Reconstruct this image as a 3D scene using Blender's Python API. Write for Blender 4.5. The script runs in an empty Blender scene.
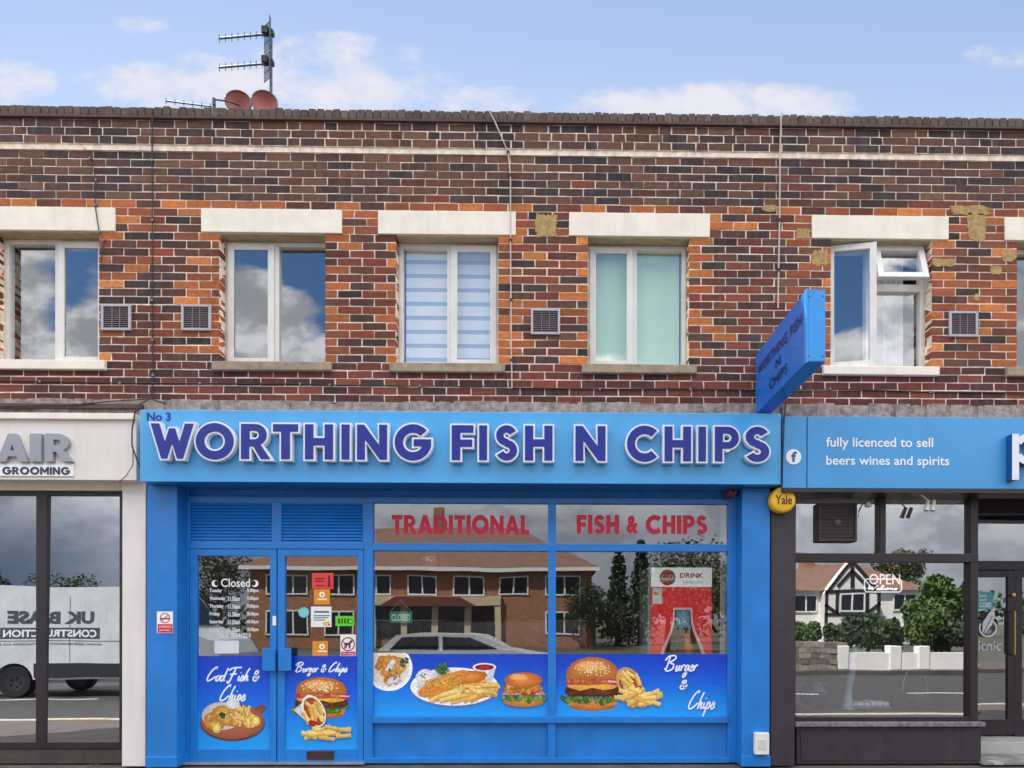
import bpy, math, random
from mathutils import Vector, Matrix
from mathutils.geometry import tessellate_polygon
random.seed(7)
C = bpy.context.scene.collection
SC = bpy.context.scene

# ------------------------------------------------------------------ camera
F, PPX, PPY = 650.0, 559.5, 622.0          # focal length in px, principal point in px (1024 x 768)
D, EYE = 6.11, 1.33
YAW, ROLL = 0.0145, 0.0017
_f = Vector((math.sin(YAW), math.cos(YAW), 0)); _r = Vector((math.cos(YAW), -math.sin(YAW), 0)); _u = Vector((0, 0, 1))
_R = _r * math.cos(ROLL) + _u * math.sin(ROLL); _U = _u * math.cos(ROLL) - _r * math.sin(ROLL)
CAM = Vector((0, -D, EYE))
cd = bpy.data.cameras.new('camera'); cam = bpy.data.objects.new('camera', cd); C.objects.link(cam)
M4 = Matrix((( _R.x, _U.x, -_f.x, CAM.x), (_R.y, _U.y, -_f.y, CAM.y), (_R.z, _U.z, -_f.z, CAM.z), (0, 0, 0, 1)))
cam.matrix_world = M4
cd.sensor_width = 36; cd.sensor_fit = 'HORIZONTAL'; cd.lens = 36 * F / 1024
cd.shift_x = -(PPX - 512) / 1024; cd.shift_y = (PPY - 384) / 1024
cd.clip_end = 2000; cd.clip_start = 0.05
SC.camera = cam

# ------------------------------------------------------------------ sky, sun, exposure
SUN_EL, SUN_AZ = math.radians(55), math.radians(-45)     # azimuth from +Y towards +X: the sun stands behind the terrace
w = bpy.data.worlds.new('World'); SC.world = w; w.use_nodes = True
nt = w.node_tree; nt.nodes.clear()
def N(t, **k):
    n = nt.nodes.new(t)
    for a, b in k.items(): setattr(n, a, b)
    return n
def _in(sock, v):
    if hasattr(v, 'is_output'): nt.links.new(v, sock)
    else: sock.default_value = v
def m(op, a, b=0.0, c=0.0, clamp=False):
    n = N('ShaderNodeMath', operation=op, use_clamp=clamp)
    _in(n.inputs[0], a); _in(n.inputs[1], b); _in(n.inputs[2], c)
    return n.outputs[0]
def mixc(f, a, b, bt='MIX'):
    n = N('ShaderNodeMix', data_type='RGBA', blend_type=bt)
    _in(n.inputs[0], f); _in(n.inputs[6], a); _in(n.inputs[7], b)
    return n.outputs[2]
def smooth(v, a, b):
    n = N('ShaderNodeMapRange', interpolation_type='SMOOTHSTEP')
    _in(n.inputs[0], v); _in(n.inputs[1], a); _in(n.inputs[2], b)
    return n.outputs[0]
SKY_STRENGTH = 0.12; FILL_CLOUD = 2.0
sky = N('ShaderNodeTexSky', sky_type='NISHITA', sun_disc=False, sun_elevation=SUN_EL, sun_rotation=SUN_AZ, air_density=1.0, dust_density=0.6, ozone_density=1.5)
tc = N('ShaderNodeTexCoord'); sp = N('ShaderNodeSeparateXYZ'); nt.links.new(tc.outputs['Generated'], sp.inputs[0])
sx, sy, sz = sp.outputs
ay = m('MAXIMUM', m('ABSOLUTE', sy), 0.15)
U_, V_ = m('DIVIDE', sx, ay), m('DIVIDE', sz, ay)
cmb = N('ShaderNodeCombineXYZ'); nt.links.new(U_, cmb.inputs[0]); nt.links.new(m('MULTIPLY', V_, 1.5), cmb.inputs[1]); nt.links.new(m('SIGN', sy), cmb.inputs[2])
def noise(scale, detail=6, rough=0.55, dist=0.0):
    n = N('ShaderNodeTexNoise', noise_dimensions='3D'); nt.links.new(cmb.outputs[0], n.inputs['Vector'])
    n.inputs['Scale'].default_value = scale; n.inputs['Detail'].default_value = detail; n.inputs['Roughness'].default_value = rough
    n.inputs['Distortion'].default_value = dist
    return n.outputs['Fac']
n1, n2, n3 = noise(3.2, 8, 0.6, 0.15), noise(9.0, 7, 0.6), noise(1.6, 4, 0.5)
front = m('GREATER_THAN', sy, 0.0)
# low soft clouds over the roof line (direction space)
blobs = None
for cx, cz, rx, rz, k in ((-0.43, 0.815, 0.32, 0.085, 1.0), (-0.33, 0.86, 0.16, 0.05, 0.7), (0.25, 0.80, 0.30, 0.042, 1.0), (-0.86, 0.82, 0.12, 0.05, 0.9),
                          (-0.64, 0.91, 0.07, 0.022, 0.55), (0.72, 0.88, 0.10, 0.03, 0.4), (-0.1, 0.80, 0.12, 0.03, 0.7), (-0.8, 0.98, 0.12, 0.02, 0.3)):
    du = m('DIVIDE', m('SUBTRACT', U_, cx), rx); dv = m('DIVIDE', m('SUBTRACT', V_, cz), rz)
    q = m('MULTIPLY', m('SUBTRACT', 1.0, m('ADD', m('MULTIPLY', du, du), m('MULTIPLY', dv, dv)), clamp=True), k)
    blobs = q if blobs is None else m('MAXIMUM', blobs, q)
tex = m('ADD', m('MULTIPLY', m('SUBTRACT', n2, 0.5), 1.9), m('MULTIPLY', m('SUBTRACT', n1, 0.5), 1.3))
fcl = m('MULTIPLY', smooth(m('ADD', m('MULTIPLY', m('POWER', blobs, 0.6), 0.85), tex), 0.26, 0.86), m('MULTIPLY', smooth(blobs, 0.0, 0.25), 0.95))
# cumulus on the side of the street the shops face
edge = m('ADD', m('ADD', m('MULTIPLY', m('SUBTRACT', n1, 0.5), 0.55), m('MULTIPLY', m('SUBTRACT', n3, 0.5), 0.9)), m('SUBTRACT', m('MULTIPLY_ADD', m('MULTIPLY', m('MINIMUM', m('ABSOLUTE', U_), 1.0), m('MINIMUM', m('ABSOLUTE', U_), 1.0)), 0.45, 0.37), V_))
bcl = smooth(edge, -0.01, 0.07)
fac = mixf = m('ADD', m('MULTIPLY', fcl, front), m('MULTIPLY', bcl, m('SUBTRACT', 1.0, front)))
low = smooth(V_, 0.05, 0.42)
BRI = 1.15
bcol = mixc(m('MULTIPLY', low, m('ADD', 0.45, m('MULTIPLY', n2, 1.0)), clamp=True), (0.62 * 0.62, 0.66 * 0.62, 0.72 * 0.62, 1), (BRI, BRI, BRI * 1.01, 1))
bcol = mixc(smooth(n2, 0.40, 0.60), mixc(0.62, bcol, (0.24, 0.26, 0.31, 1)), bcol)
bcol = mixc(m('MULTIPLY', m('SUBTRACT', 1.0, low), m('SUBTRACT', 1.0, smooth(U_, -0.85, -0.45))), bcol, (0.07, 0.095, 0.14, 1))   # a slate rain cloud low down
fcol = (0.425, 0.42, 0.455, 1)
ccol = mixc(front, bcol, fcol)
skyc = mixc(1.0, sky.outputs[0], (SKY_STRENGTH, SKY_STRENGTH, SKY_STRENGTH, 1), 'MULTIPLY')
skyf = mixc(0.88, skyc, mixc(smooth(V_, 0.75, 1.0), (0.262, 0.328, 0.462, 1), (0.192, 0.266, 0.425, 1)))           # thin high haze on the sun's side
skyb = mixc(1.0, skyc, (0.74, 1.0, 1.22, 1), 'MULTIPLY')
skyc = mixc(front, skyb, skyf)
outc = mixc(fac, skyc, ccol)
# added bright cloud, unseen high behind the camera, to light the shaded facade
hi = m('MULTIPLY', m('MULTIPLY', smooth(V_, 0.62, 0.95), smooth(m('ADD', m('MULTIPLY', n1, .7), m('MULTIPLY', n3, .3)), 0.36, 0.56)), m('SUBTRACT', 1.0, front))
outc = mixc(hi, outc, (FILL_CLOUD, FILL_CLOUD * 0.985, FILL_CLOUD * 0.96, 1))
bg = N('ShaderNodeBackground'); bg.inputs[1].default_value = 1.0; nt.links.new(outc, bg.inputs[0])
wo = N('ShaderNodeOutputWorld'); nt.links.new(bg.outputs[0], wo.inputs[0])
sd = bpy.data.lights.new('sun', 'SUN'); sd.energy = 4.5; sd.angle = math.radians(0.6); sd.color = (1, 0.95, 0.87)
sun = bpy.data.objects.new('sun', sd); C.objects.link(sun)
sdir = Vector((math.sin(SUN_AZ) * math.cos(SUN_EL), math.cos(SUN_AZ) * math.cos(SUN_EL), math.sin(SUN_EL)))
sun.rotation_euler = sdir.to_track_quat('Z', 'Y').to_euler(); sun.location = (-8, 12, 16)
vs = SC.view_settings; vs.view_transform = 'Standard'; vs.look = 'None'; vs.gamma = 1; vs.use_curve_mapping = False
vs.exposure = 0.98
SC.cycles.max_bounces = 8; SC.cycles.transparent_max_bounces = 12; SC.cycles.sample_clamp_indirect = 6

# ------------------------------------------------------------------ helpers
def at(px, py, Y):
    """the point on the plane y = Y that the photo shows at (px, py)"""
    d = _f + _R * ((px - PPX) / F) + _U * ((PPY - py) / F)
    p = CAM + d * ((Y - CAM.y) / d.y)
    return p.x, p.z
def XX(px, Y, py=560): return at(px, py, Y)[0]
def rect(x0, y0, x1, y1, Y):
    xm, ym = (x0 + x1) / 2, (y0 + y1) / 2
    return at(x0, ym, Y)[0], at(x1, ym, Y)[0], at(xm, y1, Y)[1], at(xm, y0, Y)[1]     # X0 X1 Z0 Z1
def lin(c): return c / 12.92 if c <= 0.04045 else ((c + 0.055) / 1.055) ** 2.4
def S(r, g, b): return (lin(r / 255), lin(g / 255), lin(b / 255), 1)

MATS = {}
def mat(name, col, rough=0.5, var=0.08, scale=6.0, bump=0.0, metal=0.0, attr=False, emit=None, coat=0.0, bscale=None, streak=0.0, spec=0.5):
    if name in MATS: return MATS[name]
    M = bpy.data.materials.new(name); M.use_nodes = True; t = M.node_tree; t.nodes.clear()
    o = t.nodes.new('ShaderNodeOutputMaterial'); p = t.nodes.new('ShaderNodeBsdfPrincipled'); t.links.new(p.outputs[0], o.inputs[0])
    p.inputs['Roughness'].default_value = rough; p.inputs['Metallic'].default_value = metal; p.inputs['Specular IOR Level'].default_value = spec
    p.inputs['Coat Weight'].default_value = coat; p.inputs['Coat Roughness'].default_value = 0.12
    tcn = t.nodes.new('ShaderNodeTexCoord'); src = None
    def nz(sc, det=6, vec=None):
        n = t.nodes.new('ShaderNodeTexNoise'); n.inputs['Scale'].default_value = sc; n.inputs['Detail'].default_value = det; n.inputs['Roughness'].default_value = 0.6
        t.links.new(vec or tcn.outputs['Object'], n.inputs['Vector']); return n.outputs['Fac']
    def mx(f, a, b, bt):
        n = t.nodes.new('ShaderNodeMix'); n.data_type = 'RGBA'; n.blend_type = bt
        for s, v in ((0, f), (6, a), (7, b)):
            if hasattr(v, 'is_output'): t.links.new(v, n.inputs[s])
            else: n.inputs[s].default_value = v
        return n.outputs[2]
    if attr:
        a = t.nodes.new('ShaderNodeAttribute'); a.attribute_name = 'Col'; src = a.outputs['Color']
    else: src = col
    if var:
        r = t.nodes.new('ShaderNodeMapRange'); r.inputs[1].default_value = 0.3; r.inputs[2].default_value = 0.7
        r.inputs[3].default_value = 1 - var; r.inputs[4].default_value = 1 + var
        t.links.new(nz(scale), r.inputs[0])
        src = mx(1.0, src, r.outputs[0], 'MULTIPLY')
        rr = t.nodes.new('ShaderNodeMapRange'); rr.inputs[1].default_value = 0.3; rr.inputs[2].default_value = 0.7
        rr.inputs[3].default_value = max(0.02, rough - 0.08); rr.inputs[4].default_value = min(1, rough + 0.1)
        t.links.new(nz(scale * 2.3), rr.inputs[0]); t.links.new(rr.outputs[0], p.inputs['Roughness'])
    if streak:
        mp = t.nodes.new('ShaderNodeMapping'); mp.inputs['Scale'].default_value = (14, 14, 1.1); t.links.new(tcn.outputs['Object'], mp.inputs['Vector'])
        r = t.nodes.new('ShaderNodeMapRange'); r.inputs[1].default_value = 0.48; r.inputs[2].default_value = 0.75; r.inputs[3].default_value = 0; r.inputs[4].default_value = streak
        t.links.new(nz(1.0, 5, mp.outputs[0]), r.inputs[0])
        src = mx(r.outputs[0], src, (0.16, 0.13, 0.10, 1), 'MIX')
    if hasattr(src, 'is_output'): t.links.new(src, p.inputs['Base Color'])
    else: p.inputs['Base Color'].default_value = src
    if bump:
        b = t.nodes.new('ShaderNodeBump'); b.inputs['Strength'].default_value = bump; b.inputs['Distance'].default_value = 0.01
        t.links.new(nz(bscale or scale * 8, 8), b.inputs['Height']); t.links.new(b.outputs[0], p.inputs['Normal'])
    if emit:
        p.inputs['Emission Color'].default_value = emit[0]; p.inputs['Emission Strength'].default_value = emit[1]
    MATS[name] = M; return M
def glass(name, fac, tint=(0.9, 0.94, 0.95, 1), refl=(0.95, 0.97, 1, 1), wob=0.012):
    if name in MATS: return MATS[name]
    M = bpy.data.materials.new(name); M.use_nodes = True; t = M.node_tree; t.nodes.clear()
    o = t.nodes.new('ShaderNodeOutputMaterial'); mxs = t.nodes.new('ShaderNodeMixShader')
    tr = t.nodes.new('ShaderNodeBsdfTransparent'); tr.inputs[0].default_value = tint
    g = t.nodes.new('ShaderNodeBsdfGlossy'); g.inputs['Roughness'].default_value = 0.0; g.inputs[0].default_value = refl
    mxs.inputs[0].default_value = fac
    tcn = t.nodes.new('ShaderNodeTexCoord'); n = t.nodes.new('ShaderNodeTexNoise'); n.inputs['Scale'].default_value = 1.3; n.inputs['Detail'].default_value = 1
    t.links.new(tcn.outputs['Object'], n.inputs['Vector'])
    b = t.nodes.new('ShaderNodeBump'); b.inputs['Strength'].default_value = wob; b.inputs['Distance'].default_value = 0.1
    t.links.new(n.outputs['Fac'], b.inputs['Height']); t.links.new(b.outputs[0], g.inputs['Normal'])
    t.links.new(tr.outputs[0], mxs.inputs[1]); t.links.new(g.outputs[0], mxs.inputs[2]); t.links.new(mxs.outputs[0], o.inputs[0])
    MATS[name] = M; return M

class MB:
    def __init__(s): s.v, s.f, s.c, s.mi = [], [], [], []
    def face(s, pts, col=None, mi=0):
        i = len(s.v); s.v += [tuple(p) for p in pts]; s.f.append(tuple(range(i, i + len(pts)))); s.c.append(col); s.mi.append(mi); return s
    def box(s, x0, x1, y0, y1, z0, z1, col=None, j=0.0, mi=0):
        p = []
        for x in (x0, x1):
            for y in (y0, y1):
                for z in (z0, z1):
                    p.append((x + random.uniform(-j, j), y + random.uniform(-j, j) * 0.6, z + random.uniform(-j, j)))
        i = len(s.v); s.v += p
        for q in ((0, 1, 3, 2), (4, 6, 7, 5), (0, 4, 5, 1), (2, 3, 7, 6), (0, 2, 6, 4), (1, 5, 7, 3)):
            s.f.append(tuple(i + k for k in q)); s.c.append(col); s.mi.append(mi)
        return s
    def prism(s, loops, y0, y1, col=None, mi=0):
        """2D loops (x, z), the first the outline and the rest holes; from y0 (front) to y1"""
        flat = [q for l in loops for q in l]
        for tri in tessellate_polygon([[Vector((a, b, 0)) for a, b in l] for l in loops]):
            for y in (y0, y1): s.face([(flat[k][0], y, flat[k][1]) for k in tri], col, mi)
        for l in loops:
            for k in range(len(l)):
                a, b = l[k], l[(k + 1) % len(l)]
                s.face([(a[0], y0, a[1]), (b[0], y0, b[1]), (b[0], y1, b[1]), (a[0], y1, a[1])], col, mi)
        return s
    def tube(s, pts, r, n=7, col=None, mi=0, cap=True):
        pts = [Vector(p) for p in pts]; rings = []
        for k, p in enumerate(pts):
            t = (pts[min(k + 1, len(pts) - 1)] - pts[max(k - 1, 0)]).normalized()
            a = t.orthogonal().normalized() if abs(t.z) > 0.95 else t.cross(Vector((0, 0, 1))).normalized()
            b = t.cross(a); rr = r[k] if isinstance(r, (list, tuple)) else r
            i = len(s.v); s.v += [tuple(p + (a * math.cos(2 * math.pi * q / n) + b * math.sin(2 * math.pi * q / n)) * rr) for q in range(n)]
            rings.append(i)
        for k in range(len(rings) - 1):
            for q in range(n):
                q2 = (q + 1) % n
                s.f.append((rings[k] + q, rings[k] + q2, rings[k + 1] + q2, rings[k + 1] + q)); s.c.append(col); s.mi.append(mi)
        if cap:
            for i in (rings[0], rings[-1]): s.f.append(tuple(range(i, i + n))); s.c.append(col); s.mi.append(mi)
        return s
    def lathe(s, prof, c, axis='Z', n=20, col=None, mi=0):
        """prof: (radius, height) pairs"""
        i0 = len(s.v)
        for r, h in prof:
            for q in range(n):
                a, b = r * math.cos(2 * math.pi * q / n), r * math.sin(2 * math.pi * q / n)
                s.v.append((c[0] + a, c[1] + b, c[2] + h) if axis == 'Z' else (c[0] + a, c[1] + h, c[2] + b) if axis == 'Y' else (c[0] + h, c[1] + a, c[2] + b))
        for k in range(len(prof) - 1):
            for q in range(n):
                q2 = (q + 1) % n
                s.f.append((i0 + k * n + q, i0 + k * n + q2, i0 + (k + 1) * n + q2, i0 + (k + 1) * n + q)); s.c.append(col); s.mi.append(mi)
        return s
    def build(s, name, material, parent=None, bevel=0.0, smooth=False, loc=None):
        me = bpy.data.meshes.new(name); me.from_pydata(s.v, [], s.f)
        for mm in (material if isinstance(material, (list, tuple)) else [material]): me.materials.append(mm)
        if any(s.mi): me.polygons.foreach_set('material_index', s.mi)
        if any(c is not None for c in s.c):
            ca = me.color_attributes.new('Col', 'FLOAT_COLOR', 'CORNER'); k = 0
            for poly, c in zip(me.polygons, s.c):
                for q in range(poly.loop_total):
                    cc = c[q] if isinstance(c, list) else (c or (0.5, 0.5, 0.5, 1)); ca.data[k].color = cc; k += 1
        if smooth: me.polygons.foreach_set('use_smooth', [True] * len(me.polygons))
        me.validate(); me.update()
        o = bpy.data.objects.new(name, me); C.objects.link(o)
        if parent is not None:
            o.parent = parent
            if parent.type == 'EMPTY' and not parent.get('local'): o.location = -parent.location
        if loc is not None: o.location = loc
        if bevel:
            b = o.modifiers.new('bevel', 'BEVEL'); b.width = bevel; b.segments = 2; b.limit_method = 'ANGLE'; b.harden_normals = False
        return o
def tag(o, label=None, cat=None, group=None, kind=None):
    for k, v in (('label', label), ('category', cat), ('group', group), ('kind', kind)):
        if v: o[k] = v
    return o
def thing(name, loc, label, cat, group=None, local=False):
    o = bpy.data.objects.new(name, None); C.objects.link(o); o.location = loc; o.empty_display_size = 0.1
    if local: o['local'] = 1
    return tag(o, label, cat, group)
def copy_tree(o, parent=None):
    c = o.copy(); C.objects.link(c)
    if parent is not None: c.parent = parent
    for ch in list(o.children): copy_tree(ch, c)
    return c
def text_mb(s, x0, x1, z0, z1, y, bold=0.0, depth=0.002, flip=False, fit='both', spacing=1.0):
    """built-in lettering fitted into a rectangle, facing -Y (or +Y when flipped)"""
    cu = bpy.data.curves.new('txt', 'FONT'); cu.body = s; cu.size = 1; cu.resolution_u = 3; cu.offset = bold; cu.space_character = spacing
    ob = bpy.data.objects.new('txt', cu); C.objects.link(ob); dg = bpy.context.evaluated_depsgraph_get()
    me = bpy.data.meshes.new_from_object(ob.evaluated_get(dg)); vs_ = [v.co.copy() for v in me.vertices]; fs = [tuple(p.vertices) for p in me.polygons]
    bpy.data.objects.remove(ob); bpy.data.curves.remove(cu); bpy.data.meshes.remove(me)
    ax, bx = min(v.x for v in vs_), max(v.x for v in vs_); az, bz = min(v.y for v in vs_), max(v.y for v in vs_)
    kx, kz = (x1 - x0) / (bx - ax), (z1 - z0) / (bz - az)
    if fit == 'h':
        kx = kz; x0 = (x0 + x1) / 2 - kx * (bx - ax) / 2
    b = MB()
    for f in fs:
        pts = [(x0 + (vs_[i].x - ax) * kx, y, z0 + (vs_[i].y - az) * kz) for i in f]
        if flip: pts = [(x0 + x1 - p[0], p[1], p[2]) for p in pts]
        b.face(pts)
    if depth:
        n = len(b.v); sgn = 1 if not flip else -1
    return b

# ---- bold geometric capitals drawn as outlines
def arc(cx, cy, r, a0, a1, n=16, ry=None):
    return [(cx + r * math.cos(math.radians(a0 + (a1 - a0) * i / n)), cy + (ry or r) * math.sin(math.radians(a0 + (a1 - a0) * i / n))) for i in range(n + 1)]
def stroke(pts, t):
    L, Rr = [], []
    for i, p in enumerate(pts):
        a, b = pts[max(i - 1, 0)], pts[min(i + 1, len(pts) - 1)]
        dx, dy = b[0] - a[0], b[1] - a[1]; l = math.hypot(dx, dy) or 1
        L.append((p[0] - dy / l * t / 2, p[1] + dx / l * t / 2)); Rr.append((p[0] + dy / l * t / 2, p[1] - dx / l * t / 2))
    return L + Rr[::-1]
_hole = [(.23, .56)] + arc(.36, .685, .125, -90, 90, 8) + [(.23, .81)]
GLY = {
 'W': (1.30, [[(0, 1), (.26, 1), (.43, .47), (.56, .86), (.74, .86), (.87, .47), (1.04, 1), (1.30, 1), (.98, 0), (.80, 0), (.65, .44), (.50, 0), (.32, 0)]]),
 'O': (1.06, [arc(.53, .5, .53, 0, 352.5, 47, .52), arc(.53, .5, .29, 0, 352.5, 47, .28)]),
 'R': (.78, [[(0, 0), (.22, 0), (.22, .36), (.33, .36), (.53, 0), (.79, 0), (.52, .42)] + arc(.38, .69, .31, -55, 90, 12) + [(0, 1)], _hole]),
 'T': (.66, [[(0, 1), (.66, 1), (.66, .79), (.445, .79), (.445, 0), (.215, 0), (.215, .79), (0, .79)]]),
 'H': (.74, [[(0, 0), (.22, 0), (.22, .40), (.52, .40), (.52, 0), (.74, 0), (.74, 1), (.52, 1), (.52, .61), (.22, .61), (.22, 1), (0, 1)]]),
 'I': (.23, [[(0, 0), (.23, 0), (.23, 1), (0, 1)]]),
 'N': (.84, [[(0, 0), (.22, 0), (.22, .58), (.64, 0), (.84, 0), (.84, 1), (.62, 1), (.62, .42), (.20, 1), (0, 1)]]),
 'G': (1.05, [arc(.53, .5, .53, 42, 350, 36, .52) + [(1.05, .59), (.55, .59), (.55, .39), (.78, .39)] + arc(.53, .5, .29, -32, -318, 30, .28)]),
 'F': (.56, [[(0, 0), (.22, 0), (.22, .38), (.53, .38), (.53, .59), (.22, .59), (.22, .79), (.56, .79), (.56, 1), (0, 1)]]),
 'S': (.62, [stroke(arc(.31, .715, .19, 25, 265, 16) + arc(.31, .29, .195, 85, -155, 16), .205)]),
 'C': (.90, [arc(.53, .5, .53, 46, 314, 34, .52) + arc(.53, .5, .29, 314, 46, 30, .28)]),
 'P': (.70, [[(0, 0), (.22, 0), (.22, .37), (.38, .37)] + arc(.38, .685, .315, -90, 90, 14) + [(0, 1)], _hole]),
 'A': (.90, [[(0, 0), (.25, 0), (.31, .19), (.59, .19), (.65, 0), (.90, 0), (.56, 1), (.34, 1)], [(.37, .38), (.53, .38), (.45, .67)]]),
 'D': (.86, [[(0, 0), (.36, 0)] + arc(.36, .5, .5, -90, 90, 20) + [(0, 1)], [(.22, .21), (.35, .21)] + arc(.35, .5, .29, -90, 90, 16) + [(.22, .79)]]),
 'M': (1.0, [[(0, 0), (.21, 0), (.21, .62), (.42, .24), (.58, .24), (.79, .62), (.79, 0), (1, 0), (1, 1), (.79, 1), (.5, .52), (.21, 1), (0, 1)]]),
 'L': (.52, [[(0, 0), (.52, 0), (.52, .21), (.22, .21), (.22, 1), (0, 1)]]),
}
def grow(loop, d):
    """mitred outward offset of a closed loop by d (inward for negative d)"""
    area = sum(loop[i][0] * loop[(i + 1) % len(loop)][1] - loop[(i + 1) % len(loop)][0] * loop[i][1] for i in range(len(loop)))
    sg = 1 if area > 0 else -1; out = []
    for i in range(len(loop)):
        a, p, b = loop[i - 1], loop[i], loop[(i + 1) % len(loop)]
        def nn(u, v):
            dx, dy = v[0] - u[0], v[1] - u[1]; l = math.hypot(dx, dy) or 1e-9; return (dy / l * sg, -dx / l * sg)
        n1_, n2_ = nn(a, p), nn(p, b); bx, by = n1_[0] + n2_[0], n1_[1] + n2_[1]; l2 = bx * bx + by * by
        k = 2 / l2 if l2 > 1e-6 else 1
        if k * math.sqrt(l2) > 2.2: k = 2.2 / math.sqrt(l2)
        out.append((p[0] + bx * d * k, p[1] + by * d * k))
    return out
def glyph(ch, x0, x1, z0, z1, d=0.0):
    wd, loops = GLY[ch]; kx, kz = (x1 - x0) / wd, (z1 - z0)
    ls = [[(x0 + a * kx, z0 + b * kz) for a, b in l] for l in loops]
    return [grow(l, d if i == 0 else -d) for i, l in enumerate(ls)] if d else ls

# ---- hand-drawn script for the window graphics
SCRIPT = {
 'C': (.75, [[(.62, .95), (.68, 1.08), (.52, 1.02), (.25, .7), (.08, .3), (.12, .03), (.38, .08), (.72, .36)]]),
 'B': (.85, [[(.22, .98), (.1, .05)], [(-.1, .72), (.1, 1.0), (.55, 1.06), (.66, .85), (.3, .58), (.62, .45), (.6, .15), (.2, .0), (-.02, .2)]]),
 'F': (.8, [[(-.1, .8), (.2, 1.0), (.9, 1.05)], [(.45, 1.0), (.3, .5), (.1, -.15), (-.08, .02)], [(.05, .5), (.62, .56)]]),
 'o': (.38, [[(.3, .42), (.1, .36), (.05, .1), (.18, 0), (.32, .2), (.26, .42), (.42, .36)]]),
 'd': (.42, [[(.32, .4), (.1, .36), (.04, .1), (.18, 0), (.34, .3), (.5, 1.0)], [(.40, .6), (.34, .08), (.46, .06)]]),
 'i': (.2, [[(.08, .4), (.06, .05), (.22, .12)], [(.14, .62), (.16, .66)]]),
 's': (.3, [[(.02, .1), (.2, .45), (.26, .15), (.12, 0), (.02, .08)], [(.24, .08), (.34, .14)]]),
 'h': (.42, [[(.32, 1.0), (.16, .6), (.04, 0)], [(.06, .1), (.2, .4), (.3, .36), (.26, .04), (.44, .12)]]),
 'u': (.4, [[(.06, .4), (.04, .08), (.14, .02), (.3, .4)], [(.3, .4), (.26, .05), (.42, .1)]]),
 'r': (.3, [[(.04, .38), (.06, .02)], [(.06, .2), (.18, .42), (.3, .36)]]),
 'g': (.4, [[(.3, .4), (.1, .36), (.06, .1), (.2, .04), (.32, .4)], [(.32, .4), (.2, -.3), (.02, -.42), (.06, -.2), (.44, .12)]]),
 'e': (.32, [[(.06, .16), (.26, .3), (.18, .42), (.05, .2), (.14, .0), (.36, .12)]]),
 'p': (.42, [[(.14, .42), (.06, 0), (-.04, -.45)], [(.08, .2), (.24, .42), (.34, .28), (.22, .04), (.1, .08)], [(.3, .12), (.44, .2)]]),
 'c': (.32, [[(.28, .36), (.14, .42), (.04, .18), (.14, 0), (.34, .12)]]),
 'a': (.42, [[(.3, .42), (.1, .36), (.05, .1), (.18, 0), (.32, .4)], [(.32, .4), (.28, .06), (.42, .12)]]),
 'l': (.24, [[(.1, .12), (.26, .9), (.14, 1.0), (.06, .1), (.14, 0), (.26, .12)]]),
 'm': (.6, [[(.04, .4), (.06, 0)], [(.06, .2), (.2, .42), (.26, .02)], [(.26, .2), (.42, .42), (.46, .05), (.6, .12)]]),
 'W': (.9, [[(0, 1.0), (.14, 0), (.4, .7), (.5, 0), (.86, 1.05)]]),
 '-': (.3, [[(.04, .25), (.24, .25)]]),
 '&': (.62, [[(.55, .1), (.3, .28), (.14, .62), (.3, .8), (.4, .64), (.12, .3), (.16, .05), (.38, .04), (.56, .4)]]), ' ': (.3, []),
}
def crom(p, n=5):
    if len(p) < 3: return p
    q = [p[0]] + list(p) + [p[-1]]; out = []
    for i in range(1, len(q) - 2):
        for k in range(n):
            t = k / n; a, b, c, d = q[i - 1], q[i], q[i + 1], q[i + 2]
            out.append(tuple(0.5 * (2 * b[j] + (c[j] - a[j]) * t + (2 * a[j] - 5 * b[j] + 4 * c[j] - d[j]) * t * t + (3 * b[j] - a[j] - 3 * c[j] + d[j]) * t ** 3) for j in (0, 1)))
    return out + [p[-1]]
def script_mb(b, s, x0, x1, z0, z1, y, wdt, col=None, shear=0.28):
    tot = sum(SCRIPT[c][0] for c in s); kx = (x1 - x0) / (tot + shear); kz = z1 - z0; cx = 0
    for ch in s:
        wd, sts = SCRIPT[ch]
        for st in sts:
            pts = [(x0 + (cx + a + shear * bb) * kx, z0 + bb * kz) for a, bb in st]; pts = crom(pts)
            L = stroke(pts, wdt); n = len(pts)
            for i in range(n - 1): b.face([(L[i][0], y, L[i][1]), (L[i + 1][0], y, L[i + 1][1]), (L[2 * n - 2 - i][0], y, L[2 * n - 2 - i][1]), (L[2 * n - 1 - i][0], y, L[2 * n - 1 - i][1])], col)
            y -= 0.00004
        cx += wd
    return b

# ------------------------------------------------------------------ materials
BLUE = mat('blue_paint', S(28, 120, 200), 0.38, 0.12, 3.5, 0.15, streak=0.20)
BLUE_D = mat('blue_door_paint', S(30, 122, 204), 0.33, 0.09, 4, 0.08, streak=0.10)
SIGNB = mat('sign_blue_panel', S(74, 162, 220), 0.22, 0.10, 1.2, streak=0.05)
SIGNB2 = mat('cafe_sign_blue_panel', S(68, 152, 212), 0.28, 0.08, 1.2, streak=0.06)
PROJB = mat('projecting_sign_blue', S(20, 108, 200), 0.3, 0.06, 3)
NAVY = mat('letter_navy_face', S(20, 36, 138), 0.3, 0.04)
WHITEL = mat('letter_white_side', S(226, 228, 236), 0.35, 0.04)
WHITE = mat('white_print', S(238, 238, 240), 0.4, 0.02)
UPVC = mat('white_plastic_frame', S(224, 221, 216), 0.32, 0.07, 5, streak=0.12)
CREAM = mat('cream_painted_concrete', S(238, 229, 214), 0.75, 0.07, 5, 0.3, bscale=60, streak=0.10)
SILLM = mat('weathered_stone_sill', S(158, 140, 120), 0.9, 0.25, 14, 0.6, bscale=70)
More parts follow.
